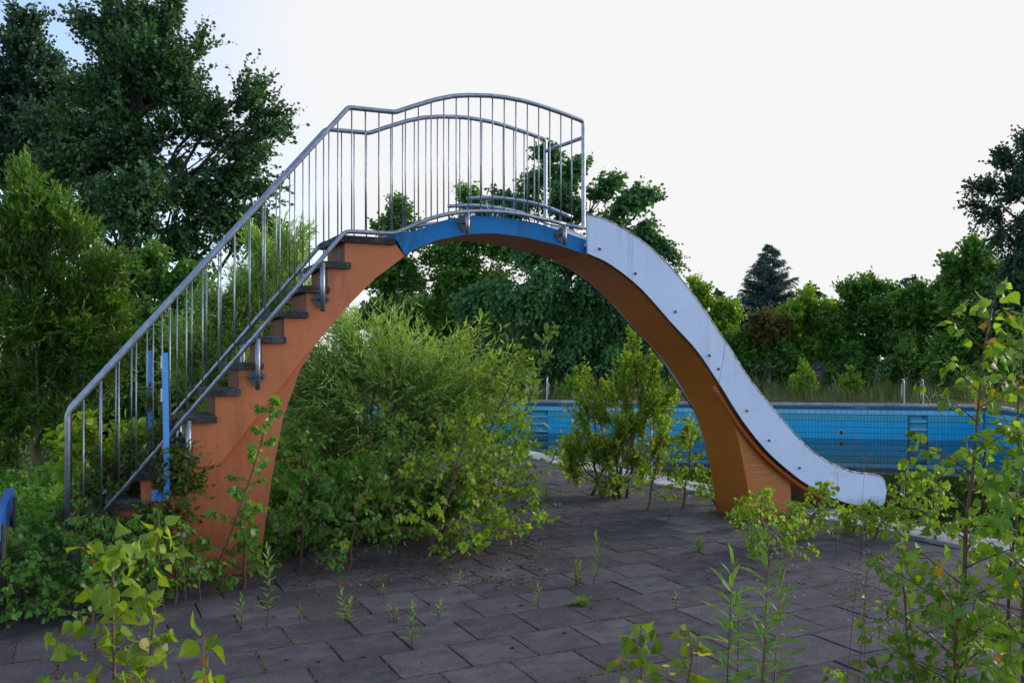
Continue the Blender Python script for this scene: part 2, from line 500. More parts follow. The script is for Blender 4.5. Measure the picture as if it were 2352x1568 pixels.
class MB:
    def __init__(self):
        self.v, self.f, self.s = [], [], []
    def add(self, V, F, smooth=False):
        b = len(self.v)
        self.v += [tuple(float(q) for q in p) for p in V]
        self.f += [tuple(b + i for i in f) for f in F]
        self.s += [smooth] * len(F)
    def box(self, x0, x1, y0, y1, z0, z1):
        self.add([(x0, y0, z0), (x1, y0, z0), (x1, y1, z0), (x0, y1, z0), (x0, y0, z1), (x1, y0, z1), (x1, y1, z1), (x0, y1, z1)],
                 [(0, 3, 2, 1), (4, 5, 6, 7), (0, 1, 5, 4), (1, 2, 6, 5), (2, 3, 7, 6), (3, 0, 4, 7)])
    def bevbox(self, x0, x1, y0, y1, z0, z1, b):
        """box whose top edge is rounded off"""
        V = [(x0, y0, z0), (x1, y0, z0), (x1, y1, z0), (x0, y1, z0),
             (x0, y0, z1 - b), (x1, y0, z1 - b), (x1, y1, z1 - b), (x0, y1, z1 - b),
             (x0 + b, y0 + b, z1), (x1 - b, y0 + b, z1), (x1 - b, y1 - b, z1), (x0 + b, y1 - b, z1)]
        F = [(0, 1, 5, 4), (1, 2, 6, 5), (2, 3, 7, 6), (3, 0, 4, 7), (4, 5, 9, 8), (5, 6, 10, 9), (6, 7, 11, 10), (7, 4, 8, 11), (8, 9, 10, 11), (0, 3, 2, 1)]
        self.add(V, F)
    def prism_y(self, pts, y0, y1):
        """polygon given as (x, z), pushed from y0 to y1"""
        n = len(pts)
        V = [(x, y0, z) for x, z in pts] + [(x, y1, z) for x, z in pts]
        F = [tuple(range(n)), tuple(range(2 * n - 1, n - 1, -1))]
        F += [(i, i + n, (i + 1) % n + n, (i + 1) % n) for i in range(n)]
        self.add(V, F)
    def strip_y(self, lo, hi, y0, y1):
        """band between two (x, z) curves with equally many points: good quads"""
        n = len(lo)
        V = []
        for y in (y0, y1):
            V += [(x, y, z) for x, z in lo] + [(x, y, z) for x, z in hi]
        F = []
        for i in range(n - 1):
            F.append((i, i + 1, n + i + 1, n + i))
            F.append((2 * n + i, 3 * n + i, 3 * n + i + 1, 2 * n + i + 1))
            F.append((i, 2 * n + i, 2 * n + i + 1, i + 1))
            F.append((n + i, n + i + 1, 3 * n + i + 1, 3 * n + i))
        F.append((0, n, 3 * n, 2 * n))
        F.append((n - 1, 3 * n - 1, 4 * n - 1, 2 * n - 1))
        self.add(V, F)
    def tube(self, pts, r, n=8, cap=True):
        pts = [Vector(tuple(float(q) for q in p)) for p in pts]
        R = r if isinstance(r, (list, tuple)) else [r] * len(pts)
        rings = []
        up = None
        for i, p in enumerate(pts):
            a = pts[max(0, i - 1)]
            c = pts[min(len(pts) - 1, i + 1)]
            d = (c - a).normalized()
            if up is None:
                up = Vector((0, 0, 1)) if abs(d.z) < 0.9 else Vector((1, 0, 0))
            s = d.cross(up)
            if s.length < 1e-4:
                s = d.cross(Vector((0, 1, 0)))
            s.normalize()
            up = s.cross(d).normalized()
            rings.append([p + (s * math.cos(2 * math.pi * k / n) + up * math.sin(2 * math.pi * k / n)) * R[i] for k in range(n)])
        V = [v for ring in rings for v in ring]
        F = []
        for i in range(len(pts) - 1):
            for k in range(n):
                F.append((i * n + k, i * n + (k + 1) % n, (i + 1) * n + (k + 1) % n, (i + 1) * n + k))
        if cap:
            F.append(tuple(range(n - 1, -1, -1)))
            F.append(tuple((len(pts) - 1) * n + k for k in range(n)))
        self.add(V, F, True)
    def mesh(self, name):
        me = bpy.data.meshes.new(name)
        me.from_pydata(self.v, [], self.f)
        me.polygons.foreach_set("use_smooth", self.s)
        me.update()
        return me
    def build(self, name, mat, parent=None):
        return link(name, self.mesh(name), mat, parent)

def fillet(pts, r, n=5):
    """round the corners of a polyline"""
    pts = [Vector(p) for p in pts]
    outp = [pts[0]]
    for i in range(1, len(pts) - 1):
        a, p, c = pts[i - 1], pts[i], pts[i + 1]
        d1, d2 = (a - p), (c - p)
        rr = min(r, d1.length * 0.45, d2.length * 0.45)
        s, e = p + d1.normalized() * rr, p + d2.normalized() * rr
        for k in range(n + 1):
            t = k / n
            outp.append(s * (1 - t) ** 2 + p * 2 * t * (1 - t) + e * t * t)
    outp.append(pts[-1])
    return outp

def spline(pts, n=6):
    """Catmull-Rom through points"""
    P = [Vector(p) for p in pts]
    P = [P[0] * 2 - P[1]] + P + [P[-1] * 2 - P[-2]]
    o = []
    for i in range(1, len(P) - 2):
        for k in range(n):
            t = k / n
            a, b, c, d = P[i - 1], P[i], P[i + 1], P[i + 2]
            o.append(0.5 * ((2 * b) + (c - a) * t + (2 * a - 5 * b + 4 * c - d) * t * t + (3 * b - a - 3 * c + d) * t ** 3))
    o.append(P[-2])
    return o

def interp(curve, x):
    xs = [p[0] for p in curve]
    zs = [p[1] for p in curve]
    return float(np.interp(x, xs, zs))

# ------------------------------------------------------------------ the pool's plan
def cop_x(y):                                       # deck side edge of the near coping
    return 6.60 - 0.040 * (y - 5.4)
far_a, far_b = c2w(0.5, 32.9), c2w(16.3, 29.6)
fd = (far_b - far_a) / np.linalg.norm(far_b - far_a)
s = 0
for _ in range(4000):                               # walk the far wall left until it meets the near side
    q = far_a - fd * s
    if q[0] <= cop_x(q[1]) + 0.5:
        break
    s += 0.01
P1 = q.copy()
P2 = far_b.copy()
dr = np.array((CC * -0.2 + SS * -1, -SS * -0.2 + CC * -1, 0))
dr /= np.linalg.norm(dr)
s = 0
while True:
    q = P2 + dr * s
    if q[0] <= cop_x(q[1]) + 0.5 or s > 80:
        break
    s += 0.02
P0 = q.copy()
WATER_Z = -1.22

def ground_sheet():
    R = 420
    hole = [P0, P2, P1]
    outer = [(R, -R), (R, R), (-R, R), (-R, -R)]
    V = [(float(p[0]), float(p[1]), -0.05) for p in hole] + [(x, y, -0.05) for x, y in outer]
    # 0 P0, 1 P2, 2 P1 ; 3 SE, 4 NE, 5 NW, 6 SW
    F = [(0, 3, 4, 1), (1, 4, 5, 2), (2, 5, 6, 0), (0, 6, 3)]
    me = bpy.data.meshes.new("ground")
    me.from_pydata(V, [], F)
    me.update()
    o = link("ground", me, M['ground'])
    tag(o, kind='structure')
    return o
ground_sheet()

# water surface and pool bottom
w = MB()
w.add([(P0[0], P0[1], WATER_Z), (P2[0], P2[1], WATER_Z), (P1[0], P1[1], WATER_Z)], [(0, 1, 2)])
tag(w.build("water", M['water']), kind='structure')

pool = empty("swimming_pool", (12, 16, 0))
tag(pool, "disused tiled swimming pool with blue walls, half full of dark still water", "swimming pool")

WALL_X0 = np.linalg.norm(P1 - far_a)
def fw(sx, z, back=0.0):
    """point of the far wall: metres along it from far_a, height, metres behind its face"""
    n = np.array((-fd[1], fd[0], 0))                # away from the water
    if n @ (np.array((0, 0, 0)) - far_a) > 0:
        n = -n
    p = far_a + fd * sx + n * back
    return (p[0], p[1], z)
def on_far_wall(x):
    """metres along the far wall seen at picture column x"""
    lo, hi = -WALL_X0, np.linalg.norm(far_b - far_a)
    a = (x - 1176) / FPX
    for _ in range(50):
        mid = (lo + hi) / 2
        p = far_a + fd * mid
        xr = CC * p[0] - SS * p[1]
        D = SS * p[0] + CC * p[1]
        if xr / D < a:
            lo = mid
        else:
            hi = mid
    return (lo + hi) / 2
L0, L1 = -WALL_X0, float(np.linalg.norm(far_b - far_a))
niches = [(on_far_wall(1213), on_far_wall(1258)), (on_far_wall(2090), on_far_wall(2130))]
NTOP = -0.37
def wall_quad(mb, a, b, z0, z1, back=0.0, fn=fw):
    V = [fn(a, z0, back), fn(b, z0, back), fn(b, z1, back), fn(a, z1, back)]
    mb.add(V, [(0, 1, 2, 3)])
mb = MB()
cuts = [L0] + [v for n_ in niches for v in n_] + [L1]
for i in range(0, len(cuts), 2):
    wall_quad(mb, cuts[i], cuts[i + 1], -2.6, -0.07)
for a, b in niches:
    wall_quad(mb, a, b, NTOP, -0.07)
farwall = mb.build("pool_wall", M['grout'], pool)
for a, b in niches:                                 # recessed steps
    mb = MB()
    for (p, q_) in ((a, a), (b, b)):
        V = [fw(p, -2.2, 0), fw(p, -2.2, 0.16), fw(p, NTOP, 0.16), fw(p, NTOP, 0)]
        mb.add(V, [(0, 1, 2, 3)])
    mb.add([fw(a, NTOP, 0), fw(b, NTOP, 0), fw(b, NTOP, 0.16), fw(a, NTOP, 0.16)], [(0, 1, 2, 3)])
    wall_quad(mb, a, b, -2.2, NTOP, 0.16)
    rc = mb.build("step_recess", M['tile_teal'], pool)
    for k in range(6):
        z = -0.62 - 0.28 * k
        mb = MB()
        V = []
        for zz in (z, z + 0.055):
            V += [fw(a + .01, zz, 0.01), fw(b - .01, zz, 0.01), fw(b - .01, zz, 0.155), fw(a + .01, zz, 0.155)]
        mb.add(V, [(0, 3, 2, 1), (4, 5, 6, 7), (0, 1, 5, 4), (1, 2, 6, 5), (2, 3, 7, 6), (3, 0, 4, 7)])
        mb.build("step", M['tile_light'], rc)

# far wall tiles
rows = [(-0.195, -0.075, 0.22, 'tile_gutter'), (-0.365, -0.205, 0.22, 'tile_light'), (-0.60, -0.385, 0.11, 'tile_teal'),
        (-0.81, -0.61, 0.11, 'tile_blue'), (-1.015, -0.82, 0.11, 'tile_blue'), (-1.24, -1.025, 0.11, 'tile_blue')]
sharedtile = {}
def tile_me(wd, ht, mat):
    k = (round(wd, 3), round(ht, 3), mat)
    if k not in sharedtile:
        g = 0.0045
        hb = 0.003
        V = [(g, 0, g), (wd - g, 0, g), (wd - g, 0, ht - g), (g, 0, ht - g),
             (g + hb, -0.008, g + hb), (wd - g - hb, -0.008, g + hb), (wd - g - hb, -0.008, ht - g - hb), (g + hb, -0.008, ht - g - hb)]
        F = [(4, 5, 6, 7), (0, 1, 5, 4), (1, 2, 6, 5), (2, 3, 7, 6), (3, 0, 4, 7)]
        me = bpy.data.meshes.new("tile")
        me.from_pydata(V, [], F)
        me.materials.append(M[mat])
        sharedtile[k] = me
    return sharedtile[k]
tiles = []
for z0, z1, wd, mat in rows:
    sx = math.floor(L0 / wd) * wd + wd
    while sx + wd < L1:
        inn = any(sx + wd > a + 0.02 and sx < b - 0.02 for a, b in niches) and z1 < NTOP
        if not inn:
            tiles.append((sx, z0, z1 - z0, wd, mat))
        sx += wd
wall_ang = math.atan2(fd[1], fd[0])
outward = fw(0, 0, 1.0)
sgn = 1
# the local -Y of a tile must look to the water
nvec = np.array(fw(0, 0, 1.0)) - np.array(fw(0, 0, 0.0))
ly = np.array((-math.sin(wall_ang), math.cos(wall_ang), 0))
flip = (ly @ nvec) < 0
def visible_tile(t_):
    p = proj(fw(t_[0], t_[1]))
    return p is not None and 1040 < p[0] < 2380
vis = [t_ for t_ in tiles if visible_tile(t_)]
hid = [t_ for t_ in tiles if not visible_tile(t_)]
vis.sort(key=lambda t_: (-t_[3] * t_[2] / (proj(fw(t_[0], t_[1]))[2] ** 2)))
single, rest = vis[:300], vis[300:] + hid
for (sx, z0, ht, wd, mat) in single:
    o = bpy.data.objects.new("tile", tile_me(wd, ht, mat))
    COL.objects.link(o)
    o.parent = farwall
    p = fw(sx, z0, 0)
    o.location = p
    o.rotation_euler = (0, 0, wall_ang)
bymat = {}
for (sx, z0, ht, wd, mat) in rest:
    mb = bymat.setdefault(mat, MB())
    g = 0.0045
    mb.add([fw(sx + g, z0 + g, -0.008), fw(sx + wd - g, z0 + g, -0.008), fw(sx + wd - g, z0 + ht - g, -0.008), fw(sx + g, z0 + ht - g, -0.008),
            fw(sx + g, z0 + g, 0), fw(sx + wd - g, z0 + g, 0), fw(sx + wd - g, z0 + ht - g, 0), fw(sx + g, z0 + ht - g, 0)],
           [(0, 1, 2, 3), (0, 4, 5, 1), (1, 5, 6, 2), (2, 6, 7, 3), (3, 7, 4, 0)])
for mat, mb in bymat.items():
    tag(mb.build("tile_field", M[mat], farwall), kind='stuff')

# right and near pool walls (plain tiled bands)
def side_wall(A, B, nm):
    dv = (B - A) / np.linalg.norm(B - A)
    LL = float(np.linalg.norm(B - A))
    n = np.array((-dv[1], dv[0], 0))
    cen = (P0 + P1 + P2) / 3
    if n @ (cen - A) < 0:
        n = -n
    mb = MB()
    mb.add([(A[0], A[1], -2.6), (B[0], B[1], -2.6), (B[0], B[1], -0.07), (A[0], A[1], -0.07)], [(0, 1, 2, 3)])
    wl = mb.build("pool_wall", M['grout'], pool)
    for z0, z1, wd, mat in rows:
        mb = MB()
        k = int(LL / 0.22)
        for i in range(k):
            a, b = A + dv * (i * .22 + .005) + n * .008, A + dv * (i * .22 + .215) + n * .008
            mb.add([(a[0], a[1], z0 + .004), (b[0], b[1], z0 + .004), (b[0], b[1], z1 - .004), (a[0], a[1], z1 - .004)], [(0, 1, 2, 3)])
        tag(mb.build("tile_field", M[mat], wl), kind='stuff')
side_wall(P2, P0, "right")
side_wall(P0, P1, "near")

# wall inlets
for px in (1932,):
    sx = on_far_wall(px)
    zc = -1.02
    mb = MB()
    ring, n = [], 20
    for rr, bk in ((0.105, -0.012), (0.105, -0.03), (0.075, -0.03), (0.075, -0.012)):
        for k in range(n):
            a = 2 * math.pi * k / n
            ring.append(fw(sx + rr * math.cos(a), zc + rr * math.sin(a), bk))
    F = [(j * n + k, j * n + (k + 1) % n, (j + 1) * n + (k + 1) % n, (j + 1) * n + k) for j in range(3) for k in range(n)]
    mb.add(ring, F)
    inl = mb.build("wall_inlet", M['white'], pool)
    mb = MB()
    mb.add([fw(sx, zc, -0.014)] + [fw(sx + .075 * math.cos(2 * math.pi * k / n), zc + .075 * math.sin(2 * math.pi * k / n), -0.014) for k in range(n)],
           [(0, k + 1, (k + 1) % n + 1) for k in range(n)])
    mb.build("grille", M['metal_dark'], inl)

# coping stones: near side, far side, right side
def coping_run(A, B, width, side, step=0.5, zt=0.03, limit=None):
    """stones from A to B; side = unit vector from the water edge to the deck"""
    LL = float(np.linalg.norm(B - A))
    dv = (B - A) / LL
    k = int(LL / step)
    for i in range(k):
        a = A + dv * (i * step + .004)
        b = A + dv * ((i + 1) * step - .004)
        if limit and not limit((a + b) / 2):
            continue
        dz = random.uniform(-.004, .004)
        mb = MB()
        c, d = b + side * width, a + side * width
        ov = -side * 0.02
        V = []
        for z in (-0.07, zt + dz - .012):
            V += [(p[0], p[1], z) for p in (a + ov, b + ov, c, d)]
        e = 0.01
        V += [(p[0], p[1], zt + dz) for p in (a + ov + side * e + dv * e, b + ov + side * e - dv * e, c - side * e - dv * e, d - side * e + dv * e)]
        F = [(0, 1, 5, 4), (1, 2, 6, 5), (2, 3, 7, 6), (3, 0, 4, 7), (4, 5, 9, 8), (5, 6, 10, 9), (6, 7, 11, 10), (7, 4, 8, 11), (8, 9, 10, 11), (0, 3, 2, 1)]
        mb.add(V, F)
        mb.build("coping_stone", M['coping'], pool)
nd = (P1 - P0) / np.linalg.norm(P1 - P0)
side = np.array((-nd[1], nd[0], 0))
if side[0] > 0:
    side = -side
coping_run(P0, P1, 0.5, side)
nfar = np.array(fw(0, 0, 1.0)) - np.array(fw(0, 0, 0.0))
coping_run(P1, P2, 0.3, nfar, 0.5, 0.02)
rd = (P0 - P2) / np.linalg.norm(P0 - P2)
rs = np.array((-rd[1], rd[0], 0))
if rs @ (P1 - P2) > 0:
    rs = -rs
coping_run(P2, P0, 0.3, rs, 0.5, 0.02)

# ------------------------------------------------------------------ paving
PX, PY = 0.392, 0.3775
bed = MB()
bed.add([(-6, -3, -0.007), (cop_x(-3) + .3, -3, -0.007), (cop_x(19) + .3, 19, -0.007), (-6, 19, -0.007)], [(0, 1, 2, 3)])
paving = bed.build("paving", M['joint'])
tag(paving, kind='structure')
slabs = []
ROWOFF = {}
for j in range(-14, 40):
    y0 = 4.10 + j * PY
    off = 1.42 if j % 2 == 0 else 1.21
    off += random.uniform(-.012, .012)
    ROWOFF[j] = off
    for i in range(-20, 16):
        x0 = off + i * PX
        if x0 > cop_x(y0 + .2) - 0.12:
            continue
        if y0 > 19 or y0 < -1 or x0 < -5.5:
            continue
        slabs.append((x0, y0, min(x0 + PX, cop_x(y0 + .2) - .006)))
def sl_key(s_):
    p = proj(((s_[0] + s_[2]) / 2, s_[1] + PY / 2, 0))
    if p is None or not (-80 < p[0] < 2430) or not (p[1] < 1640):
        return 0
    if p[0] < 1150 and p[1] < 1240 and not (640 < p[0] and p[1] > 1100):
        return 0.001 / p[2]                          # behind shrubs
    return 1 / p[2]
slabs.sort(key=sl_key, reverse=True)
slab_meshes = []
for k in range(10):
    mb = MB()
    g = 0.0042
    jr = lambda: random.uniform(-.0025, .0025)
    hx, hy = PX / 2 - g, PY / 2 - g
    b = 0.004
    V = [(-hx, -hy, -.03), (hx, -hy, -.03), (hx, hy, -.03), (-hx, hy, -.03)]
    c4 = [(-hx + jr(), -hy + jr()), (hx + jr(), -hy + jr()), (hx + jr(), hy + jr()), (-hx + jr(), hy + jr())]
    V += [(x, y, -b) for x, y in c4]
    V += [(x * .98 + jr() * .6, y * .98 + jr() * .6, 0) for x, y in c4]
    F = [(0, 1, 5, 4), (1, 2, 6, 5), (2, 3, 7, 6), (3, 0, 4, 7), (4, 5, 9, 8), (5, 6, 10, 9), (6, 7, 11, 10), (7, 4, 8, 11), (8, 9, 10, 11)]
    mb.add(V, F)
    slab_meshes.append(mb.mesh("paving_slab"))
slab_light = slab_meshes[0].copy()
slab_light.materials.append(M['slab_light'])
for me in slab_meshes:
    me.materials.append(M['slab'])
LIGHT = [gp(1545, 1195), gp(1600, 1205), gp(1640, 1190), gp(1680, 1203), gp(1580, 1185), gp(1625, 1212)]
mbr = MB()
for n_, (x0, y0, x1) in enumerate(slabs):
    cx, cy = (x0 + x1) / 2, y0 + PY / 2
    if n_ < 300:
        lit = any(abs(p[0] - cx) < .2 and abs(p[1] - cy) < .19 for p in LIGHT)
        o = bpy.data.objects.new("paving_slab", slab_light if lit else slab_meshes[n_ % 10])
        COL.objects.link(o)
        o.parent = paving
        o.location = (cx, cy, random.uniform(-.0025, .0025))
        o.scale = ((x1 - x0) / PX, 1, 1)
        o.rotation_euler = (random.gauss(0, .004), random.gauss(0, .004), random.gauss(0, .0035))
        if lit:
            o['label'] = "paler clean paving slab near the slide foot"
    else:
        g = .006
        mbr.bevbox(x0 + g, x1 - g, y0 + g, y0 + PY - g, -.03, random.uniform(-.003, .003), .005)
tag(mbr.build("paving_slab_field", M['slab'], paving), kind='stuff')

# ------------------------------------------------------------------ the slide
slide = empty("water_slide", (3.4, 6.85, 0))
tag(slide, "arched orange water slide with stairs, blue top beam and white chute over the pool", "water slide")
YN, YF = 6.58, 7.12                                  # near and far face of the concrete
arch = [(1.156, -0.02), (1.207, 0.372), (1.262, 0.761), (1.335, 1.152), (1.46, 1.514), (1.627, 1.781), (1.833, 2.022), (2.044, 2.236),
        (2.232, 2.40), (2.40, 2.500), (2.561, 2.571), (2.833, 2.636), (3.073, 2.661), (3.362, 2.646), (3.706, 2.597), (3.97, 2.530)]
deck = [(2.19, 2.560), (2.37, 2.630), (2.636, 2.745), (2.868, 2.79), (3.147, 2.805), (3.479, 2.775), (3.737, 2.72), (3.97, 2.66)]
# stair stringer with its saw-tooth top
NT = 12
treads = [(1.606 - .1655 * k, 1.84 - .1655 * k, 2.352 - .1940 * k) for k in range(NT)]
prof = []
crease = [(0.30, 0.10), (0.473, 0.40), (0.858, 0.816), (1.2, 1.254), (1.362, 1.455), (1.47, 1.60), (1.565, 1.70)]
prof += [(-0.02, -0.05), (0.20, -0.05)] + crease
prof += [(1.627, 1.781), (1.833, 2.022), (2.044, 2.236), (2.29, 2.425), (2.19, 2.548)]
prof += [(1.80, 2.512)]                              # under the landing slab
prof2 = []
for k, (a, b, z) in enumerate(treads):
    zt = z - .055
    if k == 0:
        prof2 += [(1.80, z - .01)]
    prof2 += [(b - .008, zt), (a + .058, zt)]
    if k < NT - 1:
        prof2 += [(treads[k + 1][1] - .006, treads[k + 1][2] - .055)]
mb = MB()
poly = prof + [(x, z) for x, z in prof2 if z > -0.02] + [(-0.14, -0.05)]
mb.prism_y(poly, YN, YF)
stringer = mb.build("stair_stringer", M['orange'], slide)
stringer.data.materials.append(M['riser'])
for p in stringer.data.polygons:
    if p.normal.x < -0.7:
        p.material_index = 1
# leg panel below the stringer, slightly set back
mb = MB()
inner = [(0.50, -0.05), (1.157, -0.02)] + arch[1:5] + [(1.59, 1.73), (1.47, 1.62), (1.362, 1.475), (1.2, 1.274), (0.858, 0.836), (0.49, 0.44)]
n = len(inner)
setb = [0.030 if x < 1.0 else 0.018 for x, z in inner]
V = [(x, YN + float(np.interp(x, [.9, 1.7], [.075, .02])), z) for x, z in inner] + [(x, YF - .03, z) for x, z in inner]
F = [tuple(range(n)), tuple(range(2 * n - 1, n - 1, -1))] + [(i, i + n, (i + 1) % n + n, (i + 1) % n) for i in range(n)]
mb.add(V, F)
mb.build("stair_leg", M['orange'], slide)
# foot plinth
# treads
tread_list = [(1.735, 2.20, 2.560)] + treads
for k, (a, b, z) in enumerate(tread_list):
    mb = MB()
    if z < 0.06:
        continue
    mb.bevbox(a, b, YN - .035, YF + .035, z - .052, z, .008)
    nb = mb.build("landing" if k == 0 else "tread", M['tread'], slide)
# the arched beam: blue sides, orange brown underside
ax = np.linspace(2.29, 3.985, 18)
lo = [(x, interp(arch, x)) for x in ax]
hi = [(max(x, 2.20) if i else 2.192, interp(deck, max(x, 2.20))) for i, x in enumerate(ax)]
mb = MB()
mb.strip_y(lo, hi, YN - .008, YF + .008)
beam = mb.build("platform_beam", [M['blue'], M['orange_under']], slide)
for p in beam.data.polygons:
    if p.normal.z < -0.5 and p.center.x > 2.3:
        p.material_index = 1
# the beam under the chute and the right leg
under = [(3.985, 2.522), (4.197, 2.440), (4.526, 2.237), (4.867, 1.933), (5.171, 1.667), (5.39, 1.430), (5.535, 1.22), (5.64, 1.03), (5.72, 0.83), (5.80, 0.56), (5.86, 0.31), (5.905, 0.0), (5.905, -.05)]
over = [(4.0, 2.64), (4.25, 2.54), (4.60, 2.32), (4.93, 2.03), (5.24, 1.75), (5.47, 1.49), (5.63, 1.25), (5.80, 1.01), (6.02, 0.75), (6.25, 0.54), (6.42, 0.38), (6.42, 0.02), (6.40, -.05)]
mb = MB()
us = [tuple(v)[:2] for v in spline([(x, z, 0) for x, z in under], 3)]
os_ = [tuple(v)[:2] for v in spline([(x, z, 0) for x, z in over], 3)]
# widening: flush under the chute above, narrower leg below
def yw(z):
    return np.interp(z, [0, .5, 1.0, 1.35, 1.7, 2.6], [YN + .012, YN + .008, YN - .004, YN - .014, YN - .02, YN - .02])
nn = len(us)
V = []
for i in range(nn):
    y0 = float(yw(us[i][1]))
    y1 = YF + (YN - y0) + .01
    flare = float(np.interp(us[i][1], [0, .6, 1.2, 1.6], [0.0, 0.03, .03, 0]))
    V += [(us[i][0], y0, us[i][1]), (os_[i][0], y0 + flare, os_[i][1]), (os_[i][0], y1 - flare, os_[i][1]), (us[i][0], y1, us[i][1])]
F = []
for i in range(nn - 1):
    a, b = 4 * i, 4 * i + 4
    for k in range(4):
        F.append((a + k, b + k, b + (k + 1) % 4, a + (k + 1) % 4))
F += [(0, 1, 2, 3), (4 * nn - 1, 4 * nn - 2, 4 * nn - 3, 4 * nn - 4)]
mb.add(V, F, False)
legsmooth = len(F)
leg = mb.build("slide_beam", [M['ochre'], M['orange_under']], slide)
for p in leg.data.polygons:
    p.material_index = 0
# white chute
cb = [(3.965, 2.530), (4.197, 2.447), (4.526, 2.244), (4.867, 1.94), (5.171, 1.674), (5.431, 1.366), (5.72, 1.002), (6.032, 0.690), (6.376, 0.440), (6.60, 0.310), (6.90, 0.170), (7.25, 0.062), (7.48, 0.035), (7.64, 0.03), (7.69, 0.06)]
ct = [(3.958, 2.872), (4.197, 2.825), (4.526, 2.681), (4.867, 2.447), (5.171, 2.152), (5.511, 1.764), (5.809, 1.404), (6.145, 1.075), (6.50, 0.755), (6.76, 0.585), (6.978, 0.487), (7.229, 0.405), (7.52, 0.362), (7.66, 0.310), (7.722, 0.19)]
cbs = [tuple(v)[:2] for v in spline([(x, z, 0) for x, z in cb], 4)]
cts = [tuple(v)[:2] for v in spline([(x, z, 0) for x, z in ct], 4)]
N_ = len(cbs)
SEAM = next(i for i in range(N_) if cbs[i][0] > 5.375)
YC0, YC1, TH = 6.512, 7.19, 0.022
for (i0, i1) in ((0, SEAM), (SEAM, N_ - 1)):
    idx = list(range(i0, i1 + 1))
    def trim(c, off=0.0):
        return [c[i] for i in idx]
    lo_, hi_ = trim(cbs), trim(cts)
    if i0 > 0:                                       # a 4 mm gap at the seam
        lo_[0] = (lo_[0][0] + .005, lo_[0][1] - .006)
        hi_[0] = (hi_[0][0] + .005, hi_[0][1] - .006)
    for (y0, y1) in ((YC0, YC0 + TH), (YC1 - TH, YC1)):
        mb = MB()
        mb.strip_y(lo_, hi_, y0, y1)
        mb.build("chute_side", M['white'], slide)
    mb = MB()
    fl = [(a[0] * .80 + b[0] * .20, a[1] * .80 + b[1] * .20) for a, b in zip(lo_, hi_)]
    fl2 = [(a[0] * .73 + b[0] * .27, a[1] * .73 + b[1] * .27) for a, b in zip(lo_, hi_)]
    mb.strip_y(fl, fl2, YC0 + TH, YC1 - TH)
    mb.build("chute_floor", M['white'], slide)
    for y0 in (YC0 + TH / 2, YC1 - TH / 2):          # rolled upper rim
        mb = MB()
        mb.tube([(x, y0, z + .002) for x, z in hi_], 0.0135, 8)
        mb.build("chute_rim", M['rim'], slide)
    for y0 in (YC0 + .004, YC1 - .004):
        mb = MB()
        mb.tube([(x, y0, z - .004) for x, z in lo_], 0.007, 6)
        mb.build("lower_seal", M['dark_wood'], slide)
# orange flange under the lower chute
mb = MB()
mb.tube([(x - .02, YC0 + .050, z - .028) for x, z in cbs if 5.4 < x < 7.1], 0.022, 8)
mb.build("chute_flange", M['orange_under'], slide)
# bottom skirt under the chute end
mb = MB()
idx = [i for i in range(N_) if 6.36 < cbs[i][0] < 7.05]
mb.strip_y([(cbs[i][0] - .03, cbs[i][1] - .045) for i in idx], [(cbs[i][0], cbs[i][1] + .05) for i in idx], YC0 + .07, YC1 - .07)
mb.build("chute_bed", M['orange_under'], slide)
# bolts on the chute's near side
bolt = MB()
bolt.tube([(0, 0, 0), (0, -.012, 0)], 0.013, 8)
bolt.tube([(0, -.012, 0), (0, -.02, 0)], [0.009, 0.004], 8)
bolt_me = bolt.mesh("bolt")
bolt_me.materials.append(M['plate'])
for (bx, by) in ((1377, 572), (1459, 628), (1551, 716), (1629, 816), (1650, 847), (1715, 943), (1766, 1011), (1836, 1074)):
    x, z = pl(bx, by, YC0)
    o = link("bolt", bolt_me, None, slide, True)
    o.location = (x - 3.4, YC0 - 6.85, z)
    o2 = link("bolt", bolt_me, None, slide, True)
    o2.location = (x - 3.4, YC1 - 6.85, z)
    o2.rotation_euler = (0, 0, math.pi)

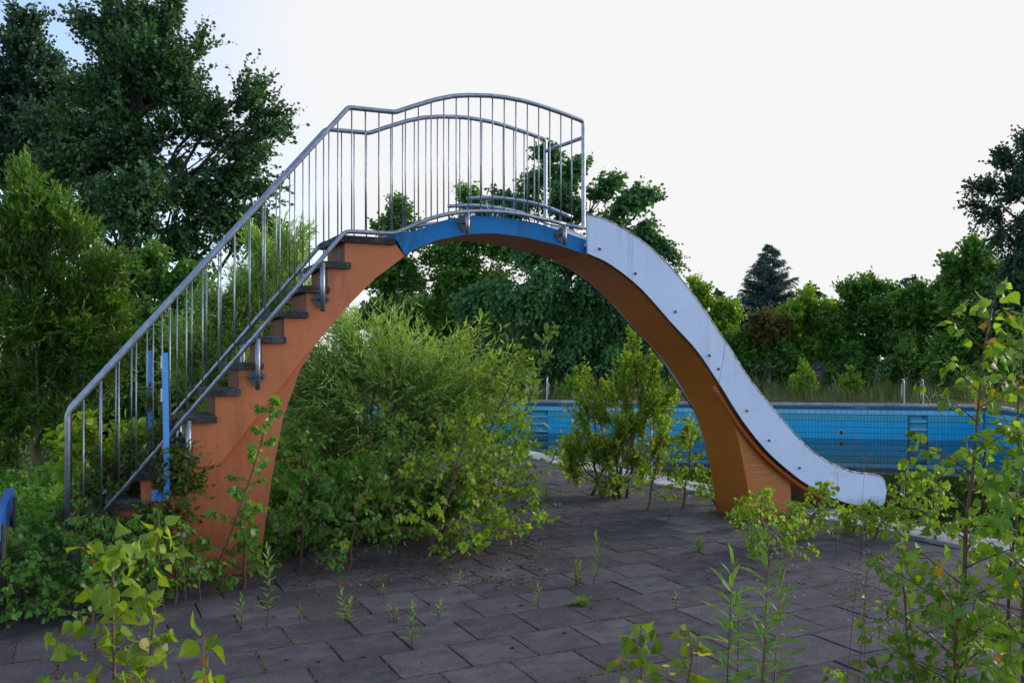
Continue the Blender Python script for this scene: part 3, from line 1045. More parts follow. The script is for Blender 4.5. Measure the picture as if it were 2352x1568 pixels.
# handrails
def railing(Y, label):
    sgn_ = -1 if Y < 6.8 else 1
    top = [(-0.118, 1.232), (1.805, 3.536), (2.184, 3.547), (2.337, 3.615), (2.522, 3.692), (2.68, 3.742), (2.829, 3.769), (3.0, 3.788), (3.147, 3.794), (3.32, 3.787), (3.479, 3.768), (3.70, 3.730), (3.913, 3.685), (3.913, 2.745), (3.737, 2.767)]
    ztop = [(-0.118, 1.232), (1.79, 3.525), (1.83, 3.536), (2.184, 3.547), (2.337, 3.615), (2.522, 3.692), (2.68, 3.742), (2.829, 3.769), (3.0, 3.788), (3.147, 3.794), (3.32, 3.787), (3.479, 3.768), (3.70, 3.730), (3.913, 3.685)]
    low = [(-0.118, 0.285), (1.781, 2.582), (2.173, 2.587), (2.373, 2.683), (2.50, 2.738), (2.636, 2.779), (2.75, 2.802), (2.868, 2.818), (3.0, 2.828), (3.147, 2.832), (3.32, 2.822), (3.479, 2.803), (3.60, 2.787), (3.737, 2.767)]
    zlow = list(low) + [(3.913, 2.745)]
    mb = MB()
    P = [(x, Y, z) for x, z in [(-0.118, -0.04), (-0.118, 1.232)]] + [(x, Y, z) for x, z in top[1:]]
    path = fillet(P, 0.028, 4)
    mb.tube(path, 0.019, 10)
    rl = mb.build("handrail", M['steel'], slide)
    if label:
        rl['label'] = label
    mb = MB()
    mb.tube(fillet([(x, Y, z) for x, z in low], 0.05, 4), 0.0175, 10)
    mb.build("bottom_rail", M['steel'], rl)
    x = 1.832 + .109 * 18
    while x > -0.05:
        z0 = interp(zlow, x) + .012
        z1 = interp(ztop, x) - .012
        mb = MB()
        mb.tube([(x, Y, z0), (x, Y, z1)], 0.0056, 6)
        mb.build("baluster", M['steel'], rl)
        x -= 0.109
    for (px_, zt, zb) in ((0.647, 1.16, .777), (1.126, 1.75, 1.382), (1.606, 2.33, 1.971), (2.805, 2.80, 2.638), (3.723, 2.76, 2.599)):
        mb = MB()
        mb.tube([(px_, Y, zb - .01), (px_, Y, zt)], 0.019, 10)
        mb.build("support_post", M['steel'], rl)
        mb = MB()
        yf = YN - .010 if sgn_ < 0 else YF + .010
        h = .074
        zc = zb + .085
        V = [(px_ - h, yf, zc), (px_, yf, zc - h), (px_ + h, yf, zc), (px_, yf, zc + h)]
        V += [(a, yf - sgn_ * -.010, c) for a, b_, c in V[:4]]
        mb.add(V, [(0, 1, 2, 3), (7, 6, 5, 4), (0, 4, 5, 1), (1, 5, 6, 2), (2, 6, 7, 3), (3, 7, 4, 0)])
        for dx in (-.048, .048):
            ys = yf + sgn_ * .010
            mb.tube([(px_ + dx, ys, zc), (px_ + dx, ys + sgn_ * .010, zc), (px_ + dx, ys + sgn_ * .014, zc)], [.010, .009, .004], 8)
        mb.tube([(px_, yf, zc), (px_, Y, zc)], 0.012, 8)
        mb.build("mounting_plate", M['plate'], rl)
    return rl
railing(6.5, "near steel railing of the slide stairs")
railing(7.2, "far steel railing of the slide stairs")
mb = MB()
mb.tube([(3.913, 6.5, 3.545), (3.913, 7.2, 3.575)], 0.017, 10)
mb.build("cross_bar", M['steel'], slide)
for Y in (6.64, 7.06):
    mb = MB()
    mb.tube(spline([(2.86, Y, 2.945), (3.03, Y, 2.968), (3.2, Y, 2.975), (3.54, Y, 2.950), (3.88, Y, 2.862)], 5), 0.0165, 10)
    for x in (3.06, 3.78):
        zz = 2.968 if x < 3.5 else 2.892
        mb.tube(fillet([(x - .02, Y, zz), (x - .02, Y, zz - .09), (x + .03, Y, zz - .11), (x + .04, Y, zz - .17)], .03, 4), 0.007, 6)
    mb.build("grip_rail", M['steel'], slide)

# two blue posts at the foot of the stairs
for (px_, py0, py1, Y, lean) in ((384, 810, 1150, 6.47, 0.0), (345, 800, 1030, 7.24, 0.0)):
    x0, z0 = pl(px_ - 5, py0, Y)
    x1, z1 = pl(px_, py1, Y)
    if Y > 7:
        x0, z0 = pl(342, 805, Y)
        x1, z1 = x0 + .02, 0.35
    mb = MB()
    wv, dv = .019, .026
    for (xa, xb, ya, yb) in ((-wv, wv, 0, .005), (-wv, -wv + .005, .005, dv), (wv - .005, wv, .005, dv)):
        V = [(x1 + xa, Y + ya, z1), (x1 + xb, Y + ya, z1), (x1 + xb, Y + yb, z1), (x1 + xa, Y + yb, z1),
             (x0 + xa, Y + ya, z0), (x0 + xb, Y + ya, z0), (x0 + xb, Y + yb, z0), (x0 + xa, Y + yb, z0)]
        mb.add(V, [(0, 3, 2, 1), (4, 5, 6, 7), (0, 1, 5, 4), (1, 2, 6, 5), (2, 3, 7, 6), (3, 0, 4, 7)])
    po = mb.build("gate_post", M['post_blue'], slide)
    po['label'] = "peeling light blue channel post at the stair foot"
    if Y < 7:
        mb = MB()
        xb, zb = pl(367, 1138, YN)
        mb.box(xb - .055, x1, YN - .05, YN - .042, zb - .03, zb + .05)
        mb.box(xb - .055, xb - .047, YN - .042, YN, zb - .03, zb + .05)
        mb.tube([(xb - .025, YN - .05, zb + .015), (xb - .025, YN - .062, zb + .015)], .008, 8)
        mb.build("bracket", M['post_blue'], po)
        mb = MB()
        for zf in (z0 - .05, z0 - .28):
            mb.box(x0 - .027, x0 - .017, Y - .004, Y + .02, zf - .06, zf + .03)
        mb.build("hinge_plate", M['paper'], po)

# ------------------------------------------------------------------ foliage machinery
def unit(a):
    return a / np.maximum(np.linalg.norm(a, axis=-1, keepdims=True), 1e-9)

def leaf_arrays(tv, tf, P, A, Nn, S):
    """copies of template (x across, y along, z normal) at P, axis A, normal Nn, size S"""
    A = unit(A)
    X = unit(np.cross(A, Nn))
    Z = np.cross(X, A)
    tv = np.asarray(tv)
    S = np.asarray(S)[:, None, None]
    V = P[:, None, :] + S * (tv[None, :, 0:1] * X[:, None, :] + tv[None, :, 1:2] * A[:, None, :] + tv[None, :, 2:3] * Z[:, None, :])
    n, k = V.shape[0], V.shape[1]
    F = np.asarray(tf)[None] + (np.arange(n) * k)[:, None, None]
    return V.reshape(-1, 3), F.reshape(-1, 3)

# templates, about 1 long; y along the midrib
T_BIRCH = ([(0, 0, 0), (-.30, .10, .05), (-.43, .36, .06), (-.20, .72, .02), (0, 1.0, -.07), (.20, .72, .02), (.43, .36, .06), (.30, .10, .05), (0, .40, 0)],
           [(8, 0, 1), (8, 1, 2), (8, 2, 3), (8, 3, 4), (8, 4, 5), (8, 5, 6), (8, 6, 7), (8, 7, 0)])
# serrated for the nearest plants, with its stalk
def serrated():
    half = [(.10, .0), (.24, .03), (.36, .12), (.40, .17), (.45, .25), (.42, .30), (.44, .37), (.37, .45), (.38, .50), (.29, .58), (.28, .64), (.18, .72), (.17, .78), (.08, .88)]
    V = [(0, 0.02, 0)]
    for x, y in half:
        V.append((-x, y, .12 * x))
    V.append((0, 1.06, -.10))
    for x, y in reversed(half):
        V.append((x, y, .12 * x))
    c1, c2 = len(V), len(V) + 1
    V += [(0, .28, -.01), (0, .62, -.03)]
    F = []
    n = c1
    for i in range(n):
        j = (i + 1) % n
        y = (V[i][1] + V[j][1]) / 2
        F.append((c1 if y < .45 else c2, i, j))
    # close the fan between the two centres
    il = next(i for i in range(1, n) if (V[i][1] + V[i + 1][1]) / 2 >= .45)
    ir = n - il
    F += [(c1, il, c2), (c1, c2, (n - il) % n)]
    b = len(V)
    V += [(-.012, .03, 0), (.012, .03, 0), (.012, -.42, .05), (-.012, -.42, .05)]
    F += [(b, b + 1, b + 2), (b, b + 2, b + 3)]
    return V, F
T_NEAR = serrated()
T_MID = ([(0, 0, 0), (-.42, .33, .06), (0, 1.0, -.05), (.42, .33, .06), (0, .35, 0)], [(4, 0, 1), (4, 1, 2), (4, 2, 3), (4, 3, 0)])
T_WILLOW = ([(0, 0, 0), (-.085, .35, .02), (0, 1.0, -.08), (.085, .35, .02)], [(0, 1, 3), (1, 2, 3)])
T_OVAL = ([(0, 0, 0), (-.24, .3, .03), (-.20, .7, .03), (0, 1.0, -.03), (.20, .7, .03), (.24, .3, .03)], [(0, 1, 5), (1, 2, 4), (1, 4, 5), (2, 3, 4)])
T_QUAD = ([(0, 0, 0), (-.38, .5, .08), (0, 1.0, 0), (.38, .5, .08)], [(0, 1, 3), (1, 2, 3)])
T_LOBED = ([(0, 0, 0), (-.44, .38, .08), (-.12, .95, .02), (.22, .88, .03), (.44, .30, .08)], [(0, 1, 4), (1, 2, 3), (1, 3, 4)])
T_LOBED_FULL = ([(0, 0, 0), (-.48, .30, .08), (-.14, .55, 0), (-.20, .92, .03), (0, .78, 0), (.26, .95, .03), (.14, .5, 0), (.46, .22, .08)],
           [(0, 1, 2), (0, 2, 6), (2, 3, 4), (2, 4, 6), (4, 5, 6), (0, 6, 7)])
T_NARROW = ([(0, 0, 0), (-.17, .42, .03), (0, 1.0, -.03), (.17, .42, .03)], [(0, 1, 3), (1, 2, 3)])
T_NEEDLE = ([(-.10, 0, 0), (.10, 0, 0), (.06, 1.0, -.05), (-.06, 1.0, -.05)], [(0, 1, 2), (0, 2, 3)])
T_BLADE = ([(-.02, 0, 0), (.02, 0, 0), (.012, .6, .05), (-.012, .6, .05), (0, 1.0, .16)], [(0, 1, 2), (0, 2, 3), (3, 2, 4)])

def twig_tubes(O, Dv, L, droop, r, seg=3):
    """thin three-sided tapering twigs, many at once"""
    n = len(O)
    ts = np.linspace(0, 1, seg + 1)
    X = unit(np.cross(Dv, rng.normal(size=(n, 3))))
    Y = np.cross(unit(Dv), X)
    rings = []
    for t in ts:
        c = O + Dv * (L * t)[:, None] + np.array((0, 0, -1.0)) * (droop * L * t * t)[:, None]
        rr = (r * (1 - .75 * t))[:, None]
        for a in (0, 2.094, 4.189):
            rings.append(c + rr * (math.cos(a) * X + math.sin(a) * Y))
    V = np.stack(rings, axis=1)
    F = []
    for s_ in range(seg):
        for k in range(3):
            F.append((s_ * 3 + k, s_ * 3 + (k + 1) % 3, s_ * 3 + 3 + (k + 1) % 3, s_ * 3 + 3 + k))
    F = np.array(F)[None] + (np.arange(n) * V.shape[1])[:, None, None]
    return V.reshape(-1, 3), F.reshape(-1, 4)

def leaves_on(O, Dv, L, droop, per, a=0.5, b=0.8, c=0.1, jit=0.35, t0=0.12, up=0.6):
    """leaf positions, axes and normals along twigs"""
    n = len(O)
    t = t0 + (1 - t0) * (np.arange(per)[None, :] + rng.random((n, per)) * .8) / per
    base = O[:, None, :] + Dv[:, None, :] * (L[:, None] * t)[..., None]
    base[..., 2] -= droop[:, None] * L[:, None] * t * t
    tang = Dv[:, None, :] + np.array((0, 0, -2.0)) * (droop[:, None] * t)[..., None]
    tang = unit(tang)
    sv = unit(np.cross(tang, rng.normal(size=(n, per, 3)) * .7 + np.array((0, 0, 1.0))))
    sg = np.where(np.arange(per) % 2 == 0, 1.0, -1.0)[None, :, None]
    A = tang * a + sv * sg * b + np.array((0, 0, -1.0)) * c + rng.normal(size=(n, per, 3)) * jit
    Nn = rng.normal(size=(n, per, 3)) + np.array((0, 0, up))
    return base.reshape(-1, 3), A.reshape(-1, 3), Nn.reshape(-1, 3)

def limb_path(a, b, sag=0.25, n=5, wob=0.04):
    a, b = np.array(a, float), np.array(b, float)
    L = np.linalg.norm(b - a)
    h = a + (b - a) * .5
    h[2] -= sag * L * .3
    pts = []
    for k in range(n + 1):
        t = k / n
        p = a * (1 - t) ** 2 + 2 * h * t * (1 - t) + b * t * t
        if 0 < k < n:
            p = p + rng.normal(size=3) * wob * L
        pts.append(p)
    return pts

def blob_plant(name, label, cat, base, blobs, leaf, size, mat, twigs, per, tl=0.5, up=0.3, outw=0.8, rnd=0.7, droop=0.1,
               trunk_r=0.12, trunk_top=None, stems=1, group=None, bark='bark', la=(0.5, 0.8, 0.1), twig_r=0.004, shell=0.55, hang=0.0,
               yshrink=1.0, limbs=True, draw_twigs=True, clump=5, cs=(.28, .5), flat=1.0):
    """a woody plant: crown lobes given as (point, radius), trunk and limbs that reach each lobe"""
    base = np.array(base, float)
    root = empty(name, base)
    tag(root, label, cat, group)
    cen = np.array([b_[0] for b_ in blobs])
    rad = np.array([b_[1] for b_ in blobs])
    big = blobs
    if clump:
        cc_, rr_ = [], []
        for c_, r_ in zip(cen, rad):
            for _ in range(clump):
                cc_.append(c_ + unit(rng.normal(size=3)) * r_ * rng.uniform(.45, .85))
                rr_.append(r_ * rng.uniform(*cs))
            cc_.append(c_)
            rr_.append(r_ * .5)
        cen0 = cen
        cen, rad = np.array(cc_), np.array(rr_)
    w = rad ** 2.0
    w /= w.sum()
    which = rng.choice(len(cen), size=twigs, p=w)
    dirs = unit(rng.normal(size=(twigs, 3)))
    rr = rng.random(twigs) ** shell
    O = cen[which] + dirs * (rad[which] * rr)[:, None] * np.array((1, 1, .92 * yshrink * flat))
    ctr = cen.mean(axis=0)
    Dv = unit(unit(O - (cen[which] * .6 + ctr * .4)) * outw + rng.normal(size=(twigs, 3)) * rnd * .6 + np.array((0, 0, up)))
    L = tl * rng.uniform(.55, 1.25, twigs)
    O = O - Dv * (L * .35)[:, None]
    ok = O[:, 2] > 0.05
    O, Dv, L = O[ok], Dv[ok], L[ok]
    dr_ = np.full(len(O), droop) * rng.uniform(.5, 1.5, len(O))
    P, A, Nn = leaves_on(O, Dv, L, dr_, per, la[0], la[1], la[2] + hang)
    S = size * rng.uniform(.65, 1.25, len(P))
    keep = P[:, 2] > 0.01
    V, F = leaf_arrays(leaf[0], leaf[1], P[keep], A[keep], Nn[keep], S[keep])
    cr = link("crown" if cat == 'tree' else "foliage", np_mesh("foliage", V, F), M[mat], root)
    tag(cr, kind='stuff')
    # wood
    mb = MB()
    if trunk_top is None:
        trunk_top = cen[np.argmax(cen[:, 2])]
    tt = np.array(trunk_top, float)
    starts = []
    for s_ in range(stems):
        if stems == 1:
            path = limb_path(base - np.array((0, 0, .05)), tt, 0, 7, .012)
        else:
            tgt = cen[rng.integers(len(cen))]
            path = limb_path(base + np.append(rng.normal(size=2) * .12, -.03), tgt, 0.3, 6, .02)
        rs_ = [trunk_r * (1 - .8 * k / (len(path) - 1)) for k in range(len(path))]
        mb.tube(path, rs_, 7)
        starts.append(path)
    if limbs:
        for c_, r_ in blobs:
            path = starts[rng.integers(len(starts))]
            zt = np.array([p[2] for p in path])
            want = max(zt.min() + .15 * (zt.max() - zt.min()), c_[2] - (r_ + np.linalg.norm(np.array(c_[:2]) - tt[:2]) * .8))
            k = int(np.argmin(np.abs(zt - want)))
            k = min(max(k, 1), len(path) - 2)
            lp = limb_path(path[k], c_, .4, 5, .03)
            r0 = trunk_r * .5 * (1 - .6 * k / len(path))
            mb.tube(lp, [r0 * (1 - .16 * q_) for q_ in range(len(lp))], 5)
            for _ in range(3):
                e = np.array(c_) + unit(rng.normal(size=3)) * r_ * .75
                sp = lp[rng.integers(2, len(lp))]
                l2 = limb_path(sp, e, .2, 3, .04)
                mb.tube(l2, [r0 * .4, r0 * .3, r0 * .2, r0 * .1], 4)
    mb.build("trunk" if stems == 1 else "stem", M[bark], root)
    if draw_twigs and len(O) and np.hypot(base[0], base[1]) < 30:
        V, F = twig_tubes(O, Dv, L, dr_, np.full(len(O), twig_r), 2)
        tw = link("twigs", np_mesh("twigs", V, F), M[bark], root)
        tag(tw, kind='stuff')
    return root

def B(D, *pts):
    """crown lobes: (x, y, radius) in the picture at depth D (optional own depth)"""
    o = []
    for p in pts:
        d = p[3] if len(p) > 3 else D
        o.append((at(p[0], p[1], d), p[2] / FPX * d))
    return o
def foot(x, D):
    p = at(x, 824, D)
    return (p[0], p[1], 0)

# ------------------------------------------------------------------ trees behind
blob_plant("oak_tree", "large dark oak behind the stairs with a ragged crown reaching the top of the picture", "tree", foot(262, 19),
    B(19, (290, 60, 75), (370, 75, 62), (235, 100, 55), (330, 170, 105), (250, 220, 90), (410, 190, 70), (450, 290, 75), (340, 320, 110),
      (240, 350, 95), (560, 220, 42), (590, 270, 40), (540, 330, 62), (620, 300, 38), (560, 400, 60), (470, 430, 80), (340, 450, 100, 18), (230, 480, 80),
      (420, 540, 70), (520, 500, 60), (590, 520, 55, 20), (130, 400, 70), (140, 300, 60), (620, 570, 45, 20), (390, 30, 28), (460, 110, 28)),
    T_LOBED, 0.088, 'oak', 4300, 18, tl=0.95, up=0.35, outw=1.0, cs=(.22, .45), clump=6, trunk_r=.22, trunk_top=at(330, 150, 19), droop=.05, la=(.6, .7, .0), shell=.6)
blob_plant("oak_tree", "smaller dark oak at the left edge against the blue sky", "tree", foot(40, 24),
    B(24, (50, 60, 45), (30, 130, 65), (90, 130, 50), (0, 200, 80), (80, 220, 75), (130, 200, 40), (20, 310, 90), (110, 310, 70), (60, 400, 90), (-60, 300, 90), (-40, 170, 60), (150, 370, 60)),
    T_LOBED, 0.098, 'oak_edge', 2500, 17, cs=(.22, .45), clump=6, tl=0.9, up=0.45, trunk_r=.18, trunk_top=at(50, 60, 24), la=(.6, .7, 0.))
blob_plant("linden_tree", "broad dark linden behind the right end of the railing", "tree", foot(1300, 40),
    B(40, (1260, 350, 38), (1310, 390, 48), (1240, 410, 45), (1390, 425, 45), (1440, 455, 40), (1490, 450, 24), (1300, 470, 70), (1200, 480, 50), (1160, 455, 30),
      (1400, 510, 60), (1470, 530, 42), (1510, 560, 30), (1535, 585, 18), (1240, 580, 90), (1350, 600, 90), (1420, 620, 70, 42), (1200, 680, 95, 38), (1320, 700, 100), (1420, 720, 80),
      (1180, 780, 85), (1290, 800, 90), (1400, 800, 90), (1480, 790, 60), (1100, 700, 60), (1470, 640, 40)),
    T_QUAD, 0.19, 'linden', 6500, 14, tl=1.2, up=0.05, droop=.35, trunk_r=.30, trunk_top=at(1290, 400, 40), la=(.5, .6, .5), clump=6, flat=.6, cs=(.25, .42))
blob_plant("ash_tree", "thin tree with see-through crown below the blue beam left of the linden", "tree", foot(1085, 46),
    B(46, (1090, 470, 36), (1060, 560, 50), (1120, 570, 55), (1010, 590, 35), (1080, 620, 60), (1140, 640, 55), (1030, 660, 55), (1100, 480, 35), (1000, 700, 40), (1100, 700, 60), (1160, 560, 40)),
    T_QUAD, 0.185, 'maple', 1954, 14, clump=3, cs=(.4, .7), tl=1.2, up=.3, trunk_r=.24, trunk_top=at(1090, 520, 46))
blob_plant("ash_tree", "slender light tree seen through the railing above the landing", "tree", foot(900, 46),
    B(46, (905, 475, 22), (890, 520, 34), (930, 500, 26), (910, 580, 45), (940, 560, 30), (900, 640, 55), (870, 610, 30), (940, 640, 40)),
    T_QUAD, 0.20, 'maple', 1000, 11, tl=1.1, up=.5, trunk_r=.15, trunk_top=at(905, 490, 46))
blob_plant("ash_tree", "low bushy tree in the gap between the thin tree and the linden", "tree", foot(985, 50),
    B(50, (940, 720, 40), (990, 730, 45), (1040, 740, 45), (900, 740, 45), (860, 730, 45), (1080, 760, 45), (960, 790, 50), (1050, 800, 55), (880, 800, 50)),
    T_QUAD, 0.24, 'linden', 1500, 12, tl=1.1, trunk_r=.16)
# right side belt
blob_plant("maple_tree", "light green maple just right of the white chute", "tree", foot(1620, 48),
    B(48, (1610, 670, 26), (1600, 700, 34), (1650, 710, 34), (1590, 760, 46), (1650, 770, 46), (1610, 830, 50), (1560, 800, 50), (1675, 740, 25), (1660, 840, 45)),
    T_QUAD, 0.185, 'maple_light', 1724, 14, clump=3, cs=(.4, .7), tl=.9, trunk_r=.12)
blob_plant("maple_tree", "rounded dark green maple in front of the spruce's left side", "tree", foot(1720, 46),
    B(46, (1720, 790, 50), (1680, 810, 45), (1765, 800, 50), (1700, 850, 50), (1770, 850, 50), (1640, 850, 45), (1740, 770, 35)),
    T_QUAD, 0.185, 'maple', 2070, 14, clump=3, cs=(.4, .7), tl=.8, trunk_r=.12)
blob_plant("maple_tree", "maple bush with reddish young leaves in front of the spruce", "tree", foot(1765, 45),
    B(45, (1760, 730, 22), (1735, 745, 20), (1795, 742, 22), (1765, 760, 24)),
    T_QUAD, 0.20, 'maple_red', 420, 12, tl=.7, trunk_r=.1)
blob_plant("maple_tree", "bright green maple right of the spruce with a pointed top", "tree", foot(1870, 47),
    B(47, (1850, 700, 30), (1890, 710, 36), (1830, 740, 40), (1880, 760, 50), (1920, 740, 34), (1840, 800, 50), (1900, 820, 55), (1850, 850, 50), (1810, 770, 30)),
    T_QUAD, 0.185, 'maple_light', 2300, 14, clump=3, cs=(.4, .7), tl=.9, trunk_r=.14)
blob_plant("maple_tree", "tall maple with upright shoots in the middle of the right hedge", "tree", foot(2000, 46),
    B(46, (1990, 660, 26), (2020, 670, 24), (1960, 690, 34), (2010, 710, 45), (2050, 710, 30), (1960, 750, 55), (2030, 770, 60), (1980, 830, 60), (2060, 830, 55), (1920, 830, 45)),
    T_QUAD, 0.185, 'maple', 3449, 14, clump=3, cs=(.4, .7), tl=1.0, up=.5, trunk_r=.16)
blob_plant("maple_tree", "dense maple towards the right with yellow green top", "tree", foot(2120, 44),
    B(44, (2100, 690, 34), (2140, 690, 36), (2170, 660, 34), (2120, 740, 55), (2190, 720, 50), (2100, 800, 60), (2180, 800, 60), (2130, 850, 55), (2220, 850, 55)),
    T_QUAD, 0.185, 'maple', 3449, 14, clump=3, cs=(.4, .7), tl=1.0, up=.4, trunk_r=.16)
blob_plant("maple_tree", "dark overgrown tree beside the tall tree at the right edge", "tree", foot(2230, 38),
    B(38, (2225, 585, 30), (2200, 630, 38), (2250, 610, 36), (2240, 670, 55), (2290, 650, 50), (2260, 740, 65), (2330, 740, 60), (2290, 820, 70), (2370, 830, 70), (2210, 780, 45), (2200, 840, 50)),
    T_QUAD, 0.185, 'maple', 4140, 14, clump=3, cs=(.4, .7), tl=1.0, up=.5, trunk_r=.18)
blob_plant("beech_tree", "tall dark tree at the right edge with layered branches against the white sky", "tree", foot(2400, 30),
    B(30, (2350, 335, 26), (2310, 380, 26), (2360, 400, 34), (2275, 432, 26), (2330, 450, 32), (2290, 490, 26), (2350, 510, 36), (2252, 468, 18), (2300, 545, 24), (2340, 590, 45), (2380, 650, 70), (2400, 450, 60), (2410, 330, 60), (2400, 560, 60), (2330, 670, 50), (2440, 400, 80)),
    T_QUAD, 0.125, 'oak_edge', 2300, 16, tl=1.1, up=.05, droop=.15, trunk_r=.25, trunk_top=at(2400, 330, 30), la=(.8, .5, 0.), clump=7, flat=.22, cs=(.22, .42))
for (x, y, lab) in ((1645, 668, "small far drooping birch left of the spruce"), (1862, 655, "small far drooping birch right of the spruce"), (2090, 640, "far drooping birch above the right hedge")):
    k = 1.6 if x > 2000 else 1.0
    blob_plant("weeping_birch_tree", lab, "tree", foot(x, 75),
        B(75, (x, y, 10 * k), (x - 14 * k, y + 22, 13 * k), (x + 14 * k, y + 20, 13 * k), (x, y + 45, 18 * k), (x - 8, y + 80, 22 * k), (x + 10, y + 110, 26 * k)),
        T_QUAD, 0.30, 'oak_edge', int(260 * k), 12, tl=1.6, up=-.1, droop=.8, trunk_r=.15, la=(.4, .5, .8))

def spruce(label, x, D, ytop, ybot, half, nlev, mat='spruce'):
    b = np.array(foot(x, D))
    top = at(x, ytop, D)
    H = top[2]
    root = empty("spruce_tree", b)
    tag(root, label, "tree")
    mb = MB()
    mb.tube([b - np.array((0, 0, .1)), b + np.array((0, 0, H * .5)), top], [.2 * H / 9, .12 * H / 9, .015], 7)
    zb = at(x, ybot, D)[2]
    O, Dv, L = [], [], []
    Rm = half / FPX * D
    for k in range(nlev):
        f = k / nlev
        z = H - .1 - (H - max(zb, .5)) * f
        nb = int(5 + 9 * f)
        for j in range(nb):
            a = rng.uniform(0, 2 * math.pi)
            r = Rm * (f ** .85) * rng.uniform(.72, 1.08) + .12
            d = np.array((math.cos(a), math.sin(a), .25 - .35 * f))
            d /= np.linalg.norm(d)
            o_ = np.array((b[0], b[1], z))
            e = o_ + d * r + np.array((0, 0, .12 * r))
            mb.tube([o_, (o_ + e) / 2 - np.array((0, 0, .05 * r)), e], [.025, .018, .006], 3)
            m_ = max(3, int(r / .16))
            for q_ in range(m_):
                t = (q_ + .6) / m_
                c_ = o_ + (e - o_) * t - np.array((0, 0, .2 * r * t * (1 - t)))
                for s_ in (-1, 0, 1):
                    sd_ = np.array((-d[1], d[0], 0)) * s_
                    O.append(c_)
                    Dv.append(unit(d * .8 + sd_ * .9 + np.array((0, 0, -.12)) + rng.normal(size=3) * .14))
                    L.append((.20 + .34 * (1 - t)) * min(1.0, r / 1.2 + .4) * rng.uniform(.7, 1.2))
    mb.build("trunk", M['bark'], root)
    O, Dv, L = np.array(O), np.array(Dv), np.array(L)
    P, A, Nn = leaves_on(O, Dv, L, np.full(len(O), .25), 7, 1.0, .55, .12, .25, .0, 1.0)
    S = rng.uniform(.15, .24, len(P))
    V, F = leaf_arrays(T_NEEDLE[0], T_NEEDLE[1], P, A, Nn, S)
    tag(link("crown", np_mesh("crown", V, F), M[mat], root), kind='stuff')
spruce("blue green spruce standing above the hedge right of the chute", 1768, 55, 562, 830, 135, 34)
spruce("tiny far spruce under the arch left of the thin tree", 972, 90, 650, 800, 26, 14)

# a house glimpsed between the trees
def house():
    c0 = c2w(-3.6, 66)
    root = empty("house", c0)
    tag(root, "brick and pale rendered house barely seen between the trees under the arch", "house")
    mb = MB()
    mb.box(c0[0] - 5, c0[0] + 5, c0[1] - 4, c0[1] + 4, -.1, 3.9)
    wl = mb.build("wall", M['render_wall'], root)
    mb = MB()
    x0, x1, y0, y1 = c0[0] - 5.4, c0[0] + 5.4, c0[1] - 4.5, c0[1] + 4.5
    mb.add([(x0, y0, 3.9), (x1, y0, 3.9), (x1, y1, 3.9), (x0, y1, 3.9), (x0, c0[1], 6.5), (x1, c0[1], 6.5)],
           [(0, 1, 5, 4), (3, 4, 5, 2), (0, 4, 3), (1, 2, 5), (0, 3, 2, 1)])
    rf = mb.build("roof", M['roof'], root)
    mb = MB()
    mb.box(c0[0] - 2, c0[0] - 1, c0[1] - 2.6, c0[1] - 1.6, 4.5, 6.9)
    mb.build("chimney", M['brick'], rf)
    mb = MB()
    mb.box(c0[0] - 5.02, c0[0] - 1.5, c0[1] - 4.04, c0[1] - 4.0, 0, 3.85)
    mb.build("brick_panel", M['brick'], wl)
    for k in range(3):
        mb = MB()
        x = c0[0] + k * 1.6
        mb.box(x, x + .9, c0[1] - 4.05, c0[1] - 4.0, 1.2, 2.5)
        w_ = mb.build("window", M['glass'], root)
house()

# dark board lean-to and post glimpsed in the hedge
t_ = empty("board_screen", foot(1880, 40))
tag(t_, "weathered dark board screen half hidden in the hedge behind the pool", "screen")
c0 = np.array(foot(1880, 40))
for k in range(5):
    mb = MB()
    mb.box(c0[0] - .36 + k * .15, c0[0] - .22 + k * .15, c0[1] - .02, c0[1] + .02, 0, 1.5 - .05 * (k % 2))
    mb.build("board", M['dark_wood'], t_)
t_ = empty("timber_frame", foot(1765, 39))
tag(t_, "leaning dark timber frame at the foot of the hedge, left of the board screen", "frame")
c0 = np.array(foot(1765, 39))
for (a, b) in (((-.5, 0, 0), (-.15, 0, 1.15)), ((-.15, 0, 1.15), (.45, 0, 1.25)), ((.1, 0, 0), (.1, 0, 1.15))):
    mb = MB()
    mb.tube([c0 + np.array(a), c0 + np.array(b)], .05, 4)
    mb.build("beam", M['dark_wood'], t_)

# ------------------------------------------------------------------ strip beyond the pool: grass, white flowers
def scatter_far(n, inner, outer):
    sx = rng.uniform(L0 - 8, L1 + 6, n)
    bk = inner + (outer - inner) * rng.random(n) ** .9
    P = np.array([fw(a, 0, b) for a, b in zip(sx, bk)])
    return P
P = scatter_far(16000, .5, 13)
A = np.array((0, 0, 1.0)) + rng.normal(size=(len(P), 3)) * .22
Nn = rng.normal(size=(len(P), 3)) * np.array((1, 1, .2))
hN = .18 + rng.random(len(P)) ** 1.6 * .6
V, F = leaf_arrays(*T_BLADE, P, A, Nn, hN)
V2 = V.copy()
gr = link("meadow_grass", np_mesh("meadow_grass", V, F), M['grass'])
tag(gr, "tall dry grass strip between the far pool edge and the hedge", None, None, 'stuff')
P = scatter_far(230, 2.5, 12)
Ps = P + np.array((0, 0, 1)) * rng.uniform(.7, 1.35, len(P))[:, None]
PP = (Ps[:, None, :] + rng.normal(size=(len(P), 9, 3)) * np.array((.10, .10, .07))).reshape(-1, 3)
V, F = leaf_arrays(*T_QUAD, PP, rng.normal(size=PP.shape), rng.normal(size=PP.shape), rng.uniform(.025, .05, len(PP)))
fl = link("white_wildflowers", np_mesh("white_wildflowers", V, F), M['whitefl'])
tag(fl, "white wildflower heads standing in the grass beyond the pool", None, None, 'stuff')
